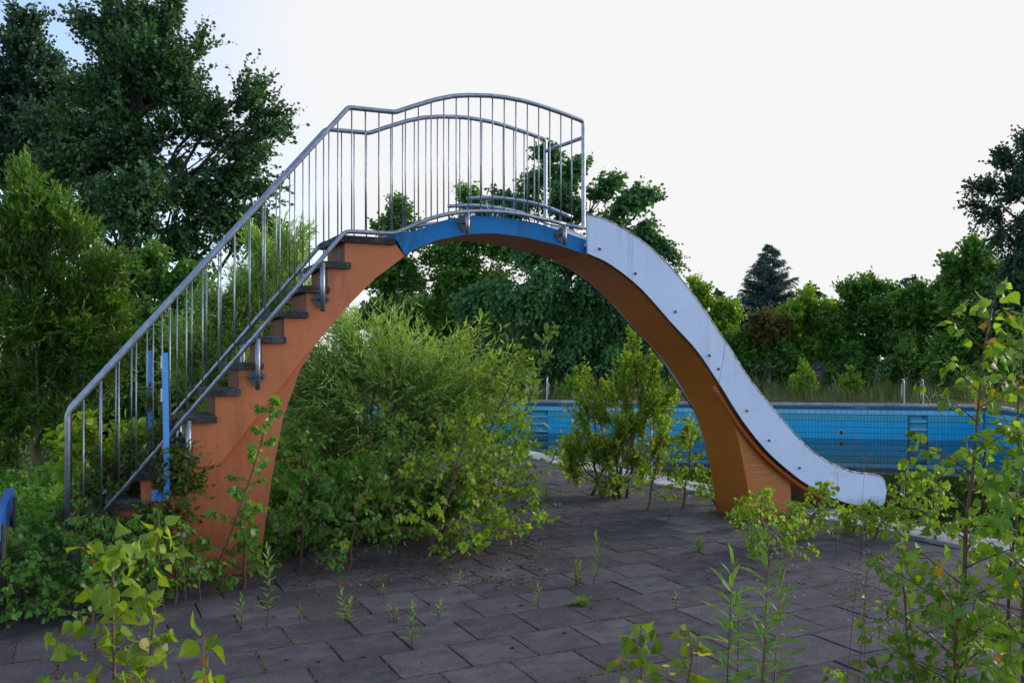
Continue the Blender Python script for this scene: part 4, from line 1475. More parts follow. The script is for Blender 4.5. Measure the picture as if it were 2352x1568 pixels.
# stalks and leaves of those flowers
P = np.repeat(P, 6, axis=0) + rng.normal(size=(len(P) * 6, 3)) * np.array((.1, .1, 0))
V, F = leaf_arrays(*T_BLADE, P, np.array((0, 0, 1.0)) + rng.normal(size=P.shape) * .12, rng.normal(size=P.shape), rng.uniform(.6, 1.2, len(P)))
tag(link("wildflower_stalks", np_mesh("wildflower_stalks", V, F), M['grass']), "leafy stalks of the white wildflowers beyond the pool", None, None, 'stuff')
for (x, y, r, lab) in ((1845, 865, 22, "pale young birch just beyond the far pool edge below the leaning timber frame"),
                       (1955, 872, 16, "low round bush in the grass beyond the pool drain"),
                       (1320, 878, 20, "young tree in the grass beyond the pool left of the narrow poplar"),
                       (2220, 880, 22, "low leafy bush beyond the pool at the right")):
    blob_plant("young_tree", lab, "bush", foot(x, 35), B(35, (x, y, r), (x - r * .5, y + r * .8, r * .9), (x + r * .6, y + r * .7, r * .8), (x, y - r, r * .5)),
               T_QUAD, .10, 'maple_light', 160, 12, tl=.5, up=.6, trunk_r=.03)

# understorey behind everything: far belt of low dark bushes as separate things
belt = [(1150, 44, 'linden'), (1260, 43, 'linden'), (1360, 43, 'linden'), (1470, 45, 'linden'), (1560, 47, 'maple'), (1800, 45, 'maple'), (1960, 44, 'maple'), (2080, 42, 'maple'), (2310, 36, 'maple')]
for k, (x, D, mt) in enumerate(belt):
    nm = ["below the left half of the linden", "around the linden trunk's left side", "right below the linden trunk", "between the linden and the chute", "behind the chute near the light maple",
          "at the foot of the hedge behind the timber frame", "at the foot of the hedge behind the pool drain", "at the foot of the hedge left of the far right ladder", "at the foot of the hedge at the right edge"][k]
    blob_plant("shrub", "dark low shrub " + nm, "bush", foot(x, D),
        B(D, (x - 30, 850, 34), (x + 30, 850, 34), (x, 830, 36), (x + 50, 862, 26), (x - 52, 862, 26), (x, 870, 26)), T_QUAD, .17, mt, 700, 12, tl=.7, up=.3, trunk_r=.05, group="low shrubs along the hedge", draw_twigs=False)

# ------------------------------------------------------------------ pool ladders
def hoop(root, base, dirn, h, w_=.26, r=.021, leg2=-1.6, lean=0.0):
    b = np.array(base, float)
    d = unit(np.array(dirn, float))
    pts = [b + np.array((0, 0, -.05))]
    H = h - w_ / 2
    top0 = b + np.array((0, 0, H)) + d * lean
    pts.append(b + np.array((0, 0, H * .5)) + d * lean * .5)
    for k in range(9):
        a = math.pi * k / 8
        pts.append(top0 + d * (w_ / 2 - w_ / 2 * math.cos(a)) + np.array((0, 0, w_ / 2 * math.sin(a))))
    pts.append(b + d * (w_ + lean * .4) + np.array((0, 0, -.1)))
    pts.append(b + d * (w_ + .05) + np.array((0, 0, leg2)))
    mb = MB()
    mb.tube(pts, r, 8)
    return mb.build("grab_rail", M['steel'], root)
nl = empty("pool_ladder", (6.9, 10.0, 0))
tag(nl, "steel pool ladder with arched grab rails behind the young poplar", "ladder")
hoop(nl, (cop_x(10.5) + .24, 10.45, .03), (1, -.04, 0), .84)
hoop(nl, (cop_x(9.4) + .24, 9.75, .03), (1, -.04, 0), .84)
for k in range(4):
    mb = MB()
    xx = cop_x(10) + .24 + .26
    mb.tube([(xx, 9.75, -.35 - .27 * k), (xx, 10.45, -.35 - .27 * k)], .017, 6)
    mb.build("rung", M['steel'], nl)
def far_ladder(px0, px1, label):
    s0, s1 = on_far_wall(px0), on_far_wall(px1)
    root = empty("pool_ladder", fw((s0 + s1) / 2, 0, .15))
    tag(root, label, "ladder")
    for s_ in (s0, s1):
        hoop(root, fw(s_, 0.02, .45), fw(0, 0, 0) - np.array(fw(0, 0, 1.0)), .86, .36, .022, -.5)
far_ladder(2078, 2122, "steel grab rails above the recessed steps on the far pool edge, right side")
far_ladder(1208, 1255, "steel grab rails above the recessed steps on the far pool edge, behind the big bush")

# ------------------------------------------------------------------ left background greenery
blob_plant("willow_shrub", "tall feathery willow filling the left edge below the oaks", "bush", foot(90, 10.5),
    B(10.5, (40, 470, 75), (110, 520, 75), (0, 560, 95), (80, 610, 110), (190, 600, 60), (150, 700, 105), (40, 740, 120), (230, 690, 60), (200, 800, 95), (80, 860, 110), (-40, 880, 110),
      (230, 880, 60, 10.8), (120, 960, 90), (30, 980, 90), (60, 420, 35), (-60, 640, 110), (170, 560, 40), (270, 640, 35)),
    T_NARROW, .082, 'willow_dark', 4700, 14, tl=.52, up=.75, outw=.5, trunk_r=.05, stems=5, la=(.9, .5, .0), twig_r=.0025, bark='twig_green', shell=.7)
blob_plant("hazel_shrub", "dark leafy shrub between the left willow and the stair railing", "bush", foot(330, 13),
    B(13, (330, 640, 60), (280, 700, 60), (400, 660, 50), (380, 740, 70), (300, 780, 80), (440, 740, 50), (470, 800, 60), (390, 850, 80), (290, 880, 80), (240, 960, 80), (340, 960, 80), (440, 900, 60), (250, 1020, 70), (370, 1040, 70), (360, 600, 35), (150, 1000, 80), (250, 620, 50), (200, 720, 60), (180, 860, 70), (440, 650, 40)),
    T_QUAD, .080, 'maple', 3000, 14, tl=.45, up=.4, trunk_r=.04, stems=5, twig_r=.003)
blob_plant("willow_shrub", "light willow shoots rising behind the upper stair treads", "bush", foot(560, 10.5),
    B(10.5, (560, 700, 55), (620, 660, 50), (660, 620, 34), (520, 760, 60), (600, 760, 60), (480, 830, 60), (560, 850, 65), (640, 720, 45), (690, 690, 38), (500, 720, 40), (450, 880, 55), (520, 930, 60), (600, 600, 25), (700, 560, 18), (430, 800, 40)),
    T_WILLOW, .105, 'willow', 1700, 17, tl=.55, up=.9, outw=.35, trunk_r=.03, stems=6, la=(.8, .6, .0), twig_r=.003, bark='twig_green')
blob_plant("willow_shrub", "slim willow wands above the third tread against the sky", "bush", foot(640, 9.8),
    B(9.8, (575, 560, 12), (600, 590, 16), (640, 560, 10), (655, 590, 16), (690, 560, 12), (620, 640, 25), (670, 640, 25)),
    T_WILLOW, .11, 'willow', 130, 16, tl=.5, up=1.6, outw=.2, rnd=.3, trunk_r=.015, stems=5, la=(.9, .5, .0), twig_r=.003, bark='twig_green')
blob_plant("dogwood_shrub", "sprawling shrub with dark red leaves among the lowest stair balusters", "bush", foot(330, 6.3),
    B(6.25, (300, 1060, 40), (350, 1030, 40), (400, 1060, 40, 6.1), (430, 1110, 34, 6.0), (370, 1110, 45, 6.1), (300, 1130, 45), (250, 1080, 40), (220, 1130, 35), (380, 980, 26, 6.2), (345, 930, 18, 6.3), (270, 1170, 40), (330, 1190, 45, 5.9), (250, 1210, 45, 5.8), (400, 1180, 35, 5.9), (190, 1190, 40, 5.9)),
    T_OVAL, .046, 'dogwood', 620, 10, tl=.26, up=.5, trunk_r=.012, stems=5, la=(.7, .7, .1), twig_r=.002, bark='twig')
blob_plant("sallow_shrub", "broad yellow green leaved sapling behind the lower left balusters", "bush", foot(235, 8.2),
    B(8.2, (190, 1020, 40), (240, 1040, 40), (205, 1000, 26), (260, 1090, 40), (180, 1080, 40), (300, 1020, 35)),
    T_OVAL, .11, 'poplar', 90, 9, tl=.35, up=.5, trunk_r=.015, stems=3, la=(.7, .7, .2), twig_r=.003, bark='twig_green')

# ------------------------------------------------------------------ the big bush under the arch
blob_plant("willow_shrub", "big grey green willow bush filling the arch left of the pool", "bush", foot(830, 8.6),
    B(8.6, (770, 841, 52), (820, 812, 48), (740, 892, 61), (850, 856, 66), (900, 899, 70), (800, 928, 79), (960, 870, 44), (980, 928, 66), (1050, 899, 48), (1090, 942, 52), (720, 971, 61), (1000, 985, 61), (900, 971, 79), (700, 1040, 52, 8.2),
      (860, 784, 24), (920, 798, 21), (1010, 841, 28), (1100, 856, 24), (1060, 827, 15), (960, 812, 17), (700, 913, 39), (770, 1040, 61), (880, 1060, 61), (1130, 892, 26)),
    T_WILLOW, .100, 'willow', 1750, 17, tl=.80, up=.6, outw=1.0, rnd=.6, trunk_r=.03, stems=9, la=(.8, .6, .0), twig_r=.0025, bark='twig_green', shell=.8, clump=3, cs=(.35, .55))

def sapling(name, label, cat, base, tip, nbr, blen, size, mat, per=9, leaf=T_MID, r=.012, bend=(0, 0, 0), t0=.1, sub=3, droop=.15, up=.35,
            individual=0, extra=None, wood='twig', group=None, hang=.55, spread=1.0, la=(.35, .55), dense=1.0):
    """a young tree: one stem, alternate side branches, twigs and hanging leaves"""
    if dense > 1:
        nbr = int(nbr * 1.35)
        sub = int(sub * dense + .5)
    base, tip = np.array(base, float), np.array(tip, float)
    root = empty(name, base)
    tag(root, label, cat, group)
    mid = (base + tip) / 2 + np.array(bend, float)
    n = 10
    path = []
    for k in range(n + 1):
        t = k / n
        path.append(base * (1 - t) ** 2 + 2 * mid * t * (1 - t) + tip * t * t + (rng.normal(size=3) * .006 if 0 < k < n else 0))
    path = np.array(path)
    H = np.linalg.norm(tip - base)
    mb = MB()
    mb.tube([path[0] - np.array((0, 0, .03))] + list(path), [r] + [r * (1 - .85 * k / n) + .0008 for k in range(n + 1)], 7)
    O, Dv, L = [], [], []
    az = rng.uniform(0, 6.28)
    for i in range(nbr):
        t = t0 + (1 - t0) * (i + rng.random() * .6) / nbr
        t = min(t, .985)
        k = int(t * n)
        p = path[k] + (path[min(k + 1, n)] - path[k]) * (t * n - k)
        az += 2.4 + rng.uniform(-.5, .5)
        d = unit(np.array((math.cos(az) * spread, math.sin(az) * spread, up + .35 * t)))
        l = blen * (1.05 - .8 * t) * rng.uniform(.7, 1.2) * (1 if t > .12 else .7)
        dr = droop * rng.uniform(.4, 1.6)
        bp = [p + d * l * q_ - np.array((0, 0, dr * l * q_ * q_)) for q_ in np.linspace(0, 1, 5)]
        rb = r * .42 * (1 - .6 * t)
        mb.tube(bp, [rb, rb * .8, rb * .6, rb * .4, rb * .2 + .0005], 5)
        O.append(p); Dv.append(d); L.append((l, dr))
        for j in range(sub):
            q_ = rng.uniform(.2, .85)
            pp = p + d * l * q_ - np.array((0, 0, dr * l * q_ * q_))
            dd = unit(d + rng.normal(size=3) * .55)
            ll = l * (1 - q_ * .6) * rng.uniform(.35, .6)
            O.append(pp); Dv.append(dd); L.append((ll, dr))
            mb.tube([pp, pp + dd * ll * .5, pp + dd * ll - np.array((0, 0, dr * ll))], [rb * .4, rb * .3, .0006], 4)
    # leader's own leaves
    O.append(path[int(n * .6)]); Dv.append(unit(tip - path[int(n * .6)])); L.append((float(np.linalg.norm(tip - path[int(n * .6)])), 0.0))
    mb.build("stem", M[wood], root)
    O, Dv = np.array(O), np.array(Dv)
    l_ = np.array([a for a, b in L]); d_ = np.array([b for a, b in L])
    # number of leaves grows with twig length
    Ps, As, Ns = [], [], []
    spacing = blen / per
    for i in range(len(O)):
        m_ = max(2, int(l_[i] / spacing) + 1)
        P, A, Nn = leaves_on(O[i:i + 1], Dv[i:i + 1], l_[i:i + 1], d_[i:i + 1], m_, la[0], la[1], hang, .3, .15, .25)
        Ps.append(P); As.append(A); Ns.append(Nn)
    P, A, Nn = np.concatenate(Ps), unit(np.concatenate(As)), np.concatenate(Ns)
    S = size * rng.uniform(.6, 1.2, len(P))
    petiole = .42 if leaf is T_NEAR else .0
    P = P + A * (S * petiole)[:, None]
    if individual:
        order = np.argsort([-(S[i] / max(.2, (proj(P[i]) or (0, 0, 9))[2])) if (proj(P[i]) and -60 < proj(P[i])[0] < 2420 and proj(P[i])[1] < 1640) else 0 for i in range(len(P))])
        lead, rest_ = order[:individual], order[individual:]
        mes = []
        for curl, fold, wid, tw in ((0, 0, 1, 0), (-.35, .25, .92, .25), (.22, .10, 1.08, -.3), (-.15, .5, .85, .1), (-.55, .05, 1.0, -.2)):
            lv = np.array(leaf[0], float)
            lv[:, 0] *= wid
            yy = np.clip(lv[:, 1], 0, 2)
            lv[:, 2] += curl * yy ** 2 + fold * np.abs(lv[:, 0]) + tw * lv[:, 0] * yy
            me = np_mesh("leaf", lv, np.array(leaf[1]))
            me.materials.append(M[mat])
            mes.append(me)
        X = unit(np.cross(A, Nn)); Z = np.cross(X, A)
        from mathutils import Matrix
        for i in lead:
            o = bpy.data.objects.new("leaf", mes[int(rng.integers(5))])
            COL.objects.link(o)
            o.parent = root
            mt = Matrix(((X[i][0], A[i][0], Z[i][0]), (X[i][1], A[i][1], Z[i][1]), (X[i][2], A[i][2], Z[i][2])))
            o.matrix_local = Matrix.Translation(Vector(P[i] - base)) @ mt.to_4x4() @ Matrix.Scale(float(S[i]), 4)
    else:
        rest_ = np.arange(len(P))
    if len(rest_):
        V, F = leaf_arrays(leaf[0], leaf[1], P[rest_], A[rest_], Nn[rest_], S[rest_])
        tag(link("foliage", np_mesh("foliage", V, F), M['birch' if mat.startswith('birch_near') else mat], root), kind='stuff')
    return root

BI = "birch_sapling"
def sap(name, label, cat, bx, by, tx, ty, nbr, blen, size, mat, dd=0.0, **kw):
    if name == BI:
        kw.setdefault('dense', 2.0)
        size *= 1.12
    b = gp(bx, by)
    D = proj(b)[2]
    sapling(name, label, cat, b, at(tx, ty, D + dd), nbr, blen, size, mat, **kw)

BI = "birch_sapling"
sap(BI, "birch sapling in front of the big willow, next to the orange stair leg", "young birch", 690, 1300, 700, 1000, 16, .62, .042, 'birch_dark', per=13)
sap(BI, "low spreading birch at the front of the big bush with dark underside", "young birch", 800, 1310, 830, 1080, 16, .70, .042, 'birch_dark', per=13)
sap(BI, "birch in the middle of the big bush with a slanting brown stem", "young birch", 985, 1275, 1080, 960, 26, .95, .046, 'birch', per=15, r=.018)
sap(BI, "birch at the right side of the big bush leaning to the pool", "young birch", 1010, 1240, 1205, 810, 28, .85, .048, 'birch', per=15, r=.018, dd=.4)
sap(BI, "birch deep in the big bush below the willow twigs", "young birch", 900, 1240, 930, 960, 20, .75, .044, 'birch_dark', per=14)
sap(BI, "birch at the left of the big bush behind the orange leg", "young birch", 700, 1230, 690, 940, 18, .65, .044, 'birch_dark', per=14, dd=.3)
sap(BI, "birch reaching over the paving on the right of the big bush", "young birch", 1110, 1240, 1165, 960, 22, .72, .046, 'birch', per=14)
sap(BI, "low birch spray over the slabs at the front right of the big bush", "young birch", 1060, 1285, 1130, 1180, 12, .60, .038, 'birch', per=13)
sap(BI, "small birch behind the paving gap, right of the big bush", "young birch", 1180, 1150, 1200, 1010, 12, .45, .042, 'birch', per=11)
sap("sallow_sapling", "grey leaved sallow shoot with upright tip at the right end of the big bush", "young willow", 1130, 1200, 1268, 745, 13, .42, .085, 'willow', leaf=T_OVAL, per=7, r=.012, hang=.0, up=.9, spread=.8, wood='twig_green', dd=-.6, la=(.7, .5))
sap("sallow_sapling", "low sallow spray reaching right over the slabs below the big bush", "young willow", 1010, 1295, 1275, 1190, 9, .35, .070, 'birch', leaf=T_OVAL, per=7, r=.009, hang=.1, up=.5, wood='twig', la=(.6, .6))
# undergrowth under the big bush
blob_plant("bramble_patch", "dark low bramble under the big bush beside the leg", "bush", foot(800, 7.6),
    B(7.6, (700, 1200, 60, 7.2), (780, 1180, 60), (860, 1180, 60), (940, 1180, 55), (680, 1130, 50), (820, 1120, 55), (1000, 1150, 50), (640, 1240, 35, 6.9), (1060, 1120, 45, 8)),
    T_MID, .06, 'birch_dark', 900, 11, tl=.35, up=.2, trunk_r=.01, stems=6, twig_r=.002, bark='twig')

# ------------------------------------------------------------------ shrubs by the pool edge
blob_plant("poplar_sapling", "upright young poplar with yellow green leaves in front of the pool wall", "young tree", gp(1400, 1140),
    B(10.1, (1450, 800, 22), (1440, 850, 34), (1480, 870, 32), (1420, 910, 42), (1490, 930, 46), (1380, 960, 36), (1340, 980, 26), (1440, 990, 52), (1520, 960, 34), (1350, 900, 18), (1390, 1040, 52), (1460, 1060, 52),
      (1330, 1050, 38), (1510, 1030, 44), (1545, 900, 20), (1505, 860, 20), (1320, 1090, 32), (1450, 770, 10), (1355, 870, 10), (1570, 1000, 26)),
    T_OVAL, .055, 'poplar', 620, 16, tl=.46, up=1.5, outw=.55, rnd=.5, clump=3, cs=(.3, .5), trunk_r=.02, stems=9, la=(.6, .7, .0), twig_r=.0025, bark='twig', shell=.8)
sap(BI, "birch left of the poplar with yellow leaf clusters", "young birch", 1305, 1110, 1350, 950, 12, .42, .042, 'birch', per=11)
sap(BI, "two-stemmed birch on the slabs right of the poplar", "young birch", 1487, 1172, 1530, 960, 15, .52, .042, 'birch', per=13)
sap(BI, "slim birch between the poplar and the ochre slide leg", "young birch", 1568, 1168, 1595, 965, 13, .42, .042, 'birch', per=12)
sap(BI, "low birch touching the left edge of the ochre slide leg", "young birch", 1645, 1160, 1610, 1070, 9, .32, .040, 'birch', per=11)
sap(BI, "low birch in front of the poplar's base", "young birch", 1400, 1150, 1400, 1060, 12, .42, .040, 'birch', per=12)
sap(BI, "birch on the pool edge left of the poplar seen against the water", "young birch", 1262, 1070, 1290, 1010, 8, .30, .042, 'birch', per=9)
# over the slide foot
sap(BI, "bushy birch in front of the ochre leg with its stem in the slab joint", "young birch", 1765, 1300, 1745, 1130, 14, .42, .040, 'birch', per=13, dd=0)
sap(BI, "birch crossing the lower chute, rooted between slabs", "young birch", 1850, 1240, 1900, 1110, 14, .42, .040, 'birch', per=13)
sap(BI, "birch in front of the rounded chute end", "young birch", 1960, 1220, 1975, 1165, 11, .36, .040, 'birch', per=13)
sap(BI, "spindly birch just right of the chute end over the water", "young birch", 2090, 1230, 2085, 1085, 12, .34, .042, 'birch', per=12)
sap(BI, "tiny birch on the coping under the chute", "young birch", 1700, 1215, 1700, 1150, 7, .22, .040, 'birch', per=9)
sap(BI, "birch at the coping left of the tall foreground birch", "young birch", 2150, 1245, 2140, 1080, 13, .40, .042, 'birch', per=12)
sap(BI, "low birch between the chute end and the white coping", "young birch", 2010, 1240, 2030, 1165, 9, .40, .040, 'birch', per=12)
sap(BI, "low green birch spray on the slabs below the chute", "young birch", 1790, 1265, 1830, 1170, 11, .42, .040, 'birch', per=12)

# ------------------------------------------------------------------ left undergrowth around the stair leg
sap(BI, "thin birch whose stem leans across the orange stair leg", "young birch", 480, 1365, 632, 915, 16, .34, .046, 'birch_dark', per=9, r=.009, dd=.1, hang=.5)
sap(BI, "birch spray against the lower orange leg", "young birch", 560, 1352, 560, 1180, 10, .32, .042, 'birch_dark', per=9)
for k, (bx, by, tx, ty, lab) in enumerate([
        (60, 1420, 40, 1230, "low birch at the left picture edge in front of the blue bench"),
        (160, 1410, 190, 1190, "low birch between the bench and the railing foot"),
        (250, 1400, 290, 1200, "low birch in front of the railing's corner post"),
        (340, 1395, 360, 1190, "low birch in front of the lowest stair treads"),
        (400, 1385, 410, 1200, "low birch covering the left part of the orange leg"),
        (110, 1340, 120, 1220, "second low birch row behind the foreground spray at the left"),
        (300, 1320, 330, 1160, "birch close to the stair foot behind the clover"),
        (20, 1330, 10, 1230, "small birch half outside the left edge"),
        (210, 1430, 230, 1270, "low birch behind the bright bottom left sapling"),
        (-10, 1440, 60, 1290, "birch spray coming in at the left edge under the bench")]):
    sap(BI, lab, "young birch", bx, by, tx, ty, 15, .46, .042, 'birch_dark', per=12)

# blue bench at the left edge, only its end in view
bench = empty("park_bench", gp(-60, 1300))
tag(bench, "blue painted bench with a peeling board, only its end visible at the left edge", "bench")
def plank(p, q_, h, th, nm, mat='bench_blue'):
    p, q_ = np.array(p), np.array(q_)
    d = unit(q_ - p)
    s_ = unit(np.cross(d, (0, 0, 1.0))) * th / 2
    V = []
    for zz in (-h / 2, h / 2):
        for a in (p - s_, q_ - s_, q_ + s_, p + s_):
            V.append(a + np.array((0, 0, zz)))
    mb = MB()
    mb.add(V, [(0, 3, 2, 1), (4, 5, 6, 7), (0, 1, 5, 4), (1, 2, 6, 5), (2, 3, 7, 6), (3, 0, 4, 7)])
    return mb.build(nm, M[mat], bench)
pn = at(-14, 1225, 4.9)
pf = at(24, 1140, 6.6)
plank(pn, pf, .13, .05, "backrest_board")
plank(pn + np.array((-.02, 0, -.19)), pf + np.array((-.02, 0, -.19)), .13, .05, "backrest_board")
for k in range(3):
    o_ = np.array((-.18 - .15 * k, -.03, -.32))
    plank(pn + o_, pf + o_, .04, .11, "seat_board")
for f in (.12, .88):
    c_ = pn + (pf - pn) * f
    mb = MB()
    mb.tube([c_ + np.array((.03, .0, .02)), (c_[0] + .02, c_[1], 0.0)], .024, 6)
    mb.tube([(c_[0] + .02, c_[1], c_[2] - .36), (c_[0] - .5, c_[1] - .08, c_[2] - .36), (c_[0] - .5, c_[1] - .08, 0.0)], .024, 6)
    mb.build("leg", M['dark_wood'], bench)

# ------------------------------------------------------------------ ground cover left and behind
def ground_cover(name, label, pts_fn, n, leaf, size, mat, hmax, per=7, tl=.25):
    P = pts_fn(n)
    Dv = unit(np.array((0, 0, 1.0)) + rng.normal(size=P.shape) * .45)
    L = rng.uniform(.3, 1.0, len(P)) * hmax
    dr_ = rng.uniform(0, .3, len(P))
    Q, A, Nn = leaves_on(P, Dv, L, dr_, per, .3, .8, .1, .4, .1, 1.0)
    V, F = leaf_arrays(leaf[0], leaf[1], Q, A, Nn, size * rng.uniform(.6, 1.3, len(Q)))
    o = link(name, np_mesh(name, V, F), M[mat])
    tag(o, label, None, None, 'stuff')
def area(poly_fn):
    def f(n):
        out_ = []
        while len(out_) < n:
            x, y = poly_fn()
            out_.append((x, y, 0))
        return np.array(out_)
    return f
def in_pic(x0, x1, y0, y1):
    def f():
        # even over the ground, kept inside a picture window
        while True:
            D0, D1 = EYE * FPX / (y1 - 824), EYE * FPX / (y0 - 824)
            D = math.sqrt(random.uniform(D0 ** 2, D1 ** 2))
            xr = random.uniform((x0 - 1176) / FPX * D1, (x1 - 1176) / FPX * D1)
            a = xr / D * FPX + 1176
            if x0 <= a <= x1:
                p = c2w(xr, D)
                return p[0], p[1]
    return f
ground_cover("undergrowth", "low clover, nettle and bramble growth left of the stairs", area(in_pic(-120, 400, 1130, 1425)), 3600, T_QUAD, .052, 'birch_dark', .42, 9)
ground_cover("undergrowth", "tall weeds and grass behind the stair railing", area(in_pic(-100, 640, 960, 1170)), 2600, T_WILLOW, .10, 'maple_light', .7, 9)
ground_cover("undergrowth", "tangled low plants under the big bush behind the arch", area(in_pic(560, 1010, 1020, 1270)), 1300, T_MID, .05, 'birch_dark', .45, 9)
ground_cover("undergrowth", "scrub beyond the big bush along the pool's left end", area(in_pic(380, 1120, 880, 990)), 3000, T_QUAD, .14, 'maple', 1.1, 9)

# clover heads
PP = []
for (x, y) in [(125, 1365), (250, 1248), (300, 1300), (175, 1270), (330, 1262), (345, 1290), (75, 1390), (420, 1228), (905, 1190), (620, 1255), (640, 1215), (370, 1340), (270, 1345), (455, 1300), (210, 1330)]:
    D = 5.4 if x < 500 else 6.6
    PP.append(at(x, y, D))
CL = ["lowest clover head left of the bright bottom left sapling", "clover head just above the bright sapling's tip", "clover head right of the bright sapling's top leaves",
      "clover head between the bench and the bright sapling", "clover head in front of the lowest stair treads", "clover head in front of the orange leg's left edge",
      "leftmost clover head near the slab edge", "clover head against the middle of the orange leg", "clover head deep in the right half of the big bush",
      "clover head at the big bush's lower left beside the leg", "upper clover head at the big bush's left beside the leg", "clover head low between the sapling and the orange leg",
      "clover head touching the bright sapling's middle leaves", "clover head in front of the orange leg's right foot", "clover head left of the bright sapling's tip"]
for k, p in enumerate(PP):
    r_ = empty("clover_flower", (p[0], p[1], 0))
    tag(r_, CL[k], "flower", "clover flowers in the undergrowth")
    mb = MB()
    mb.tube([(p[0] + .02, p[1], 0), (p[0], p[1], p[2])], .0015, 4)
    mb.build("stalk", M['twig_green'], r_)
    Q = np.repeat(np.array(p)[None], 22, axis=0)
    dd_ = unit(rng.normal(size=(22, 3)))
    V, F = leaf_arrays(*T_OVAL, Q, dd_, rng.normal(size=(22, 3)), np.full(22, .017))
    tag(link("flower_head", np_mesh("flower_head", V, F), M['purple'], r_))

# ------------------------------------------------------------------ weeds in the slab joints
def weed(label, x, y, ytop, n=14, size=.05, stems=1, lean=0.0, mat='weed', group=None, name="weed"):
    b = gp(x, y)
    D = proj(b)[2]
    root = empty(name, b)
    tag(root, label, "weed", group)
    Hh = (y - ytop) / FPX * D
    mb = MB()
    Ps, As, Ns, Ss = [], [], [], []
    for s_ in range(stems):
        o_ = b + np.append(rng.normal(size=2) * .02 * (s_ > 0), 0)
        h = Hh * (1 if s_ == 0 else rng.uniform(.45, .85))
        tp = o_ + np.array((lean * h, 0, h)) + np.append(rng.normal(size=2) * .06 * h, 0)
        mid_ = (o_ + tp) / 2 + np.append(rng.normal(size=2) * .05 * h, 0)
        mb.tube([o_, mid_, tp], [.003, .0022, .001], 5)
        t = np.linspace(.18, 1, n)[:, None]
        P = o_ * (1 - t) ** 2 + 2 * mid_ * t * (1 - t) + tp * t * t
        az = np.arange(n) * 2.4 + rng.random()
        el = .35 + 1.1 * t[:, 0] ** 3
        A = np.stack((np.cos(az) * np.cos(el), np.sin(az) * np.cos(el), np.sin(el)), axis=1)
        Ps.append(P); As.append(A); Ns.append(np.tile((0, 0, 1.0), (n, 1)) - A * .3 + rng.normal(size=(n, 3)) * .2)
        Ss.append(size * (1.1 - .45 * t[:, 0]) * rng.uniform(.8, 1.2, n))
    mb.build("stem", M['red_stem'], root)
    wl = ([(0, 0, 0), (-.13, .3, .03), (-.11, .6, .02), (0, 1.0, -.10), (.11, .6, .02), (.13, .3, .03), (0, .45, -.02)], [(6, 0, 1), (6, 1, 2), (6, 2, 3), (6, 3, 4), (6, 4, 5), (6, 5, 0)])
    V, F = leaf_arrays(*wl, np.concatenate(Ps), np.concatenate(As), np.concatenate(Ns), np.concatenate(Ss))
    tag(link("leaves", np_mesh("leaves", V, F), M[mat], root), kind='stuff')
    return root
for (lab, x, y, yt, n, sz, st) in [
        ("tall narrow leaved weed beside the foot of the orange leg", 612, 1438, 1262, 22, .055, 1),
        ("small weed second from the left on the slabs", 555, 1440, 1372, 12, .045, 1),
        ("weed close to the orange leg's bottom corner", 505, 1368, 1310, 14, .05, 2),
        ("small weed pair in the joint left of centre", 793, 1432, 1355, 12, .042, 2),
        ("very small weed left of the weed pair", 688, 1425, 1395, 8, .03, 1),
        ("pale spindly weed with thin stalks", 906, 1428, 1368, 9, .022, 3),
        ("fresh green weed with a dark red stem in the front joint", 947, 1490, 1398, 16, .045, 1),
        ("small weed with a rosette top right of centre joint", 1008, 1425, 1385, 9, .045, 1),
        ("tiny weed near the litter under the big bush", 880, 1365, 1348, 8, .03, 1),
        ("small heart leaved weed in front of the big bush", 1056, 1345, 1318, 8, .035, 1),
        ("slender weed in the middle of the paving", 1235, 1390, 1345, 11, .04, 1),
        ("weed with three stems in the centre of the paving", 1325, 1345, 1285, 12, .038, 3),
        ("tall leafy weed in the centre of the paving", 1362, 1340, 1228, 24, .048, 1),
        ("leafy young plant on the slabs left of the bushy birch", 1605, 1268, 1238, 10, .05, 3),
        ("tiny plant with round leaves in the right joints", 1552, 1397, 1365, 6, .03, 1),
        ("tiny green plant near the poplar's slab", 1383, 1142, 1125, 10, .045, 3),
        ("little seedling on the slabs behind the gap", 1255, 1145, 1118, 10, .05, 2),
        ("small red stemmed plant at the coping corner", 1210, 1050, 985, 14, .06, 4),
        ("thin weed between big bush and poplar", 1205, 1080, 1040, 12, .05, 1),
        ("slim seedling at the joint crossing near the poplar", 1192, 1112, 1075, 10, .04, 2)]:
    weed(lab, x, y, yt, int(n * 1.3), sz * 1.55, st)
# rosette tuft
tb = gp(1335, 1388)
rt = empty("grass_tuft", tb)
tag(rt, "low grassy rosette with dry tips in the centre of the paving", "weed")
n = 60
A = unit(np.array((0, 0, .6)) + rng.normal(size=(n, 3)) * np.array((.8, .8, .25)))
A[:, 2] = np.abs(A[:, 2])
V, F = leaf_arrays(*T_WILLOW, np.repeat(tb[None], n, 0) + rng.normal(size=(n, 3)) * np.array((.02, .02, 0)), A, np.tile((0, 0, 1.0), (n, 1)), rng.uniform(.05, .10, n))
tag(link("blades", np_mesh("blades", V, F), M['weed'], rt), kind='stuff')

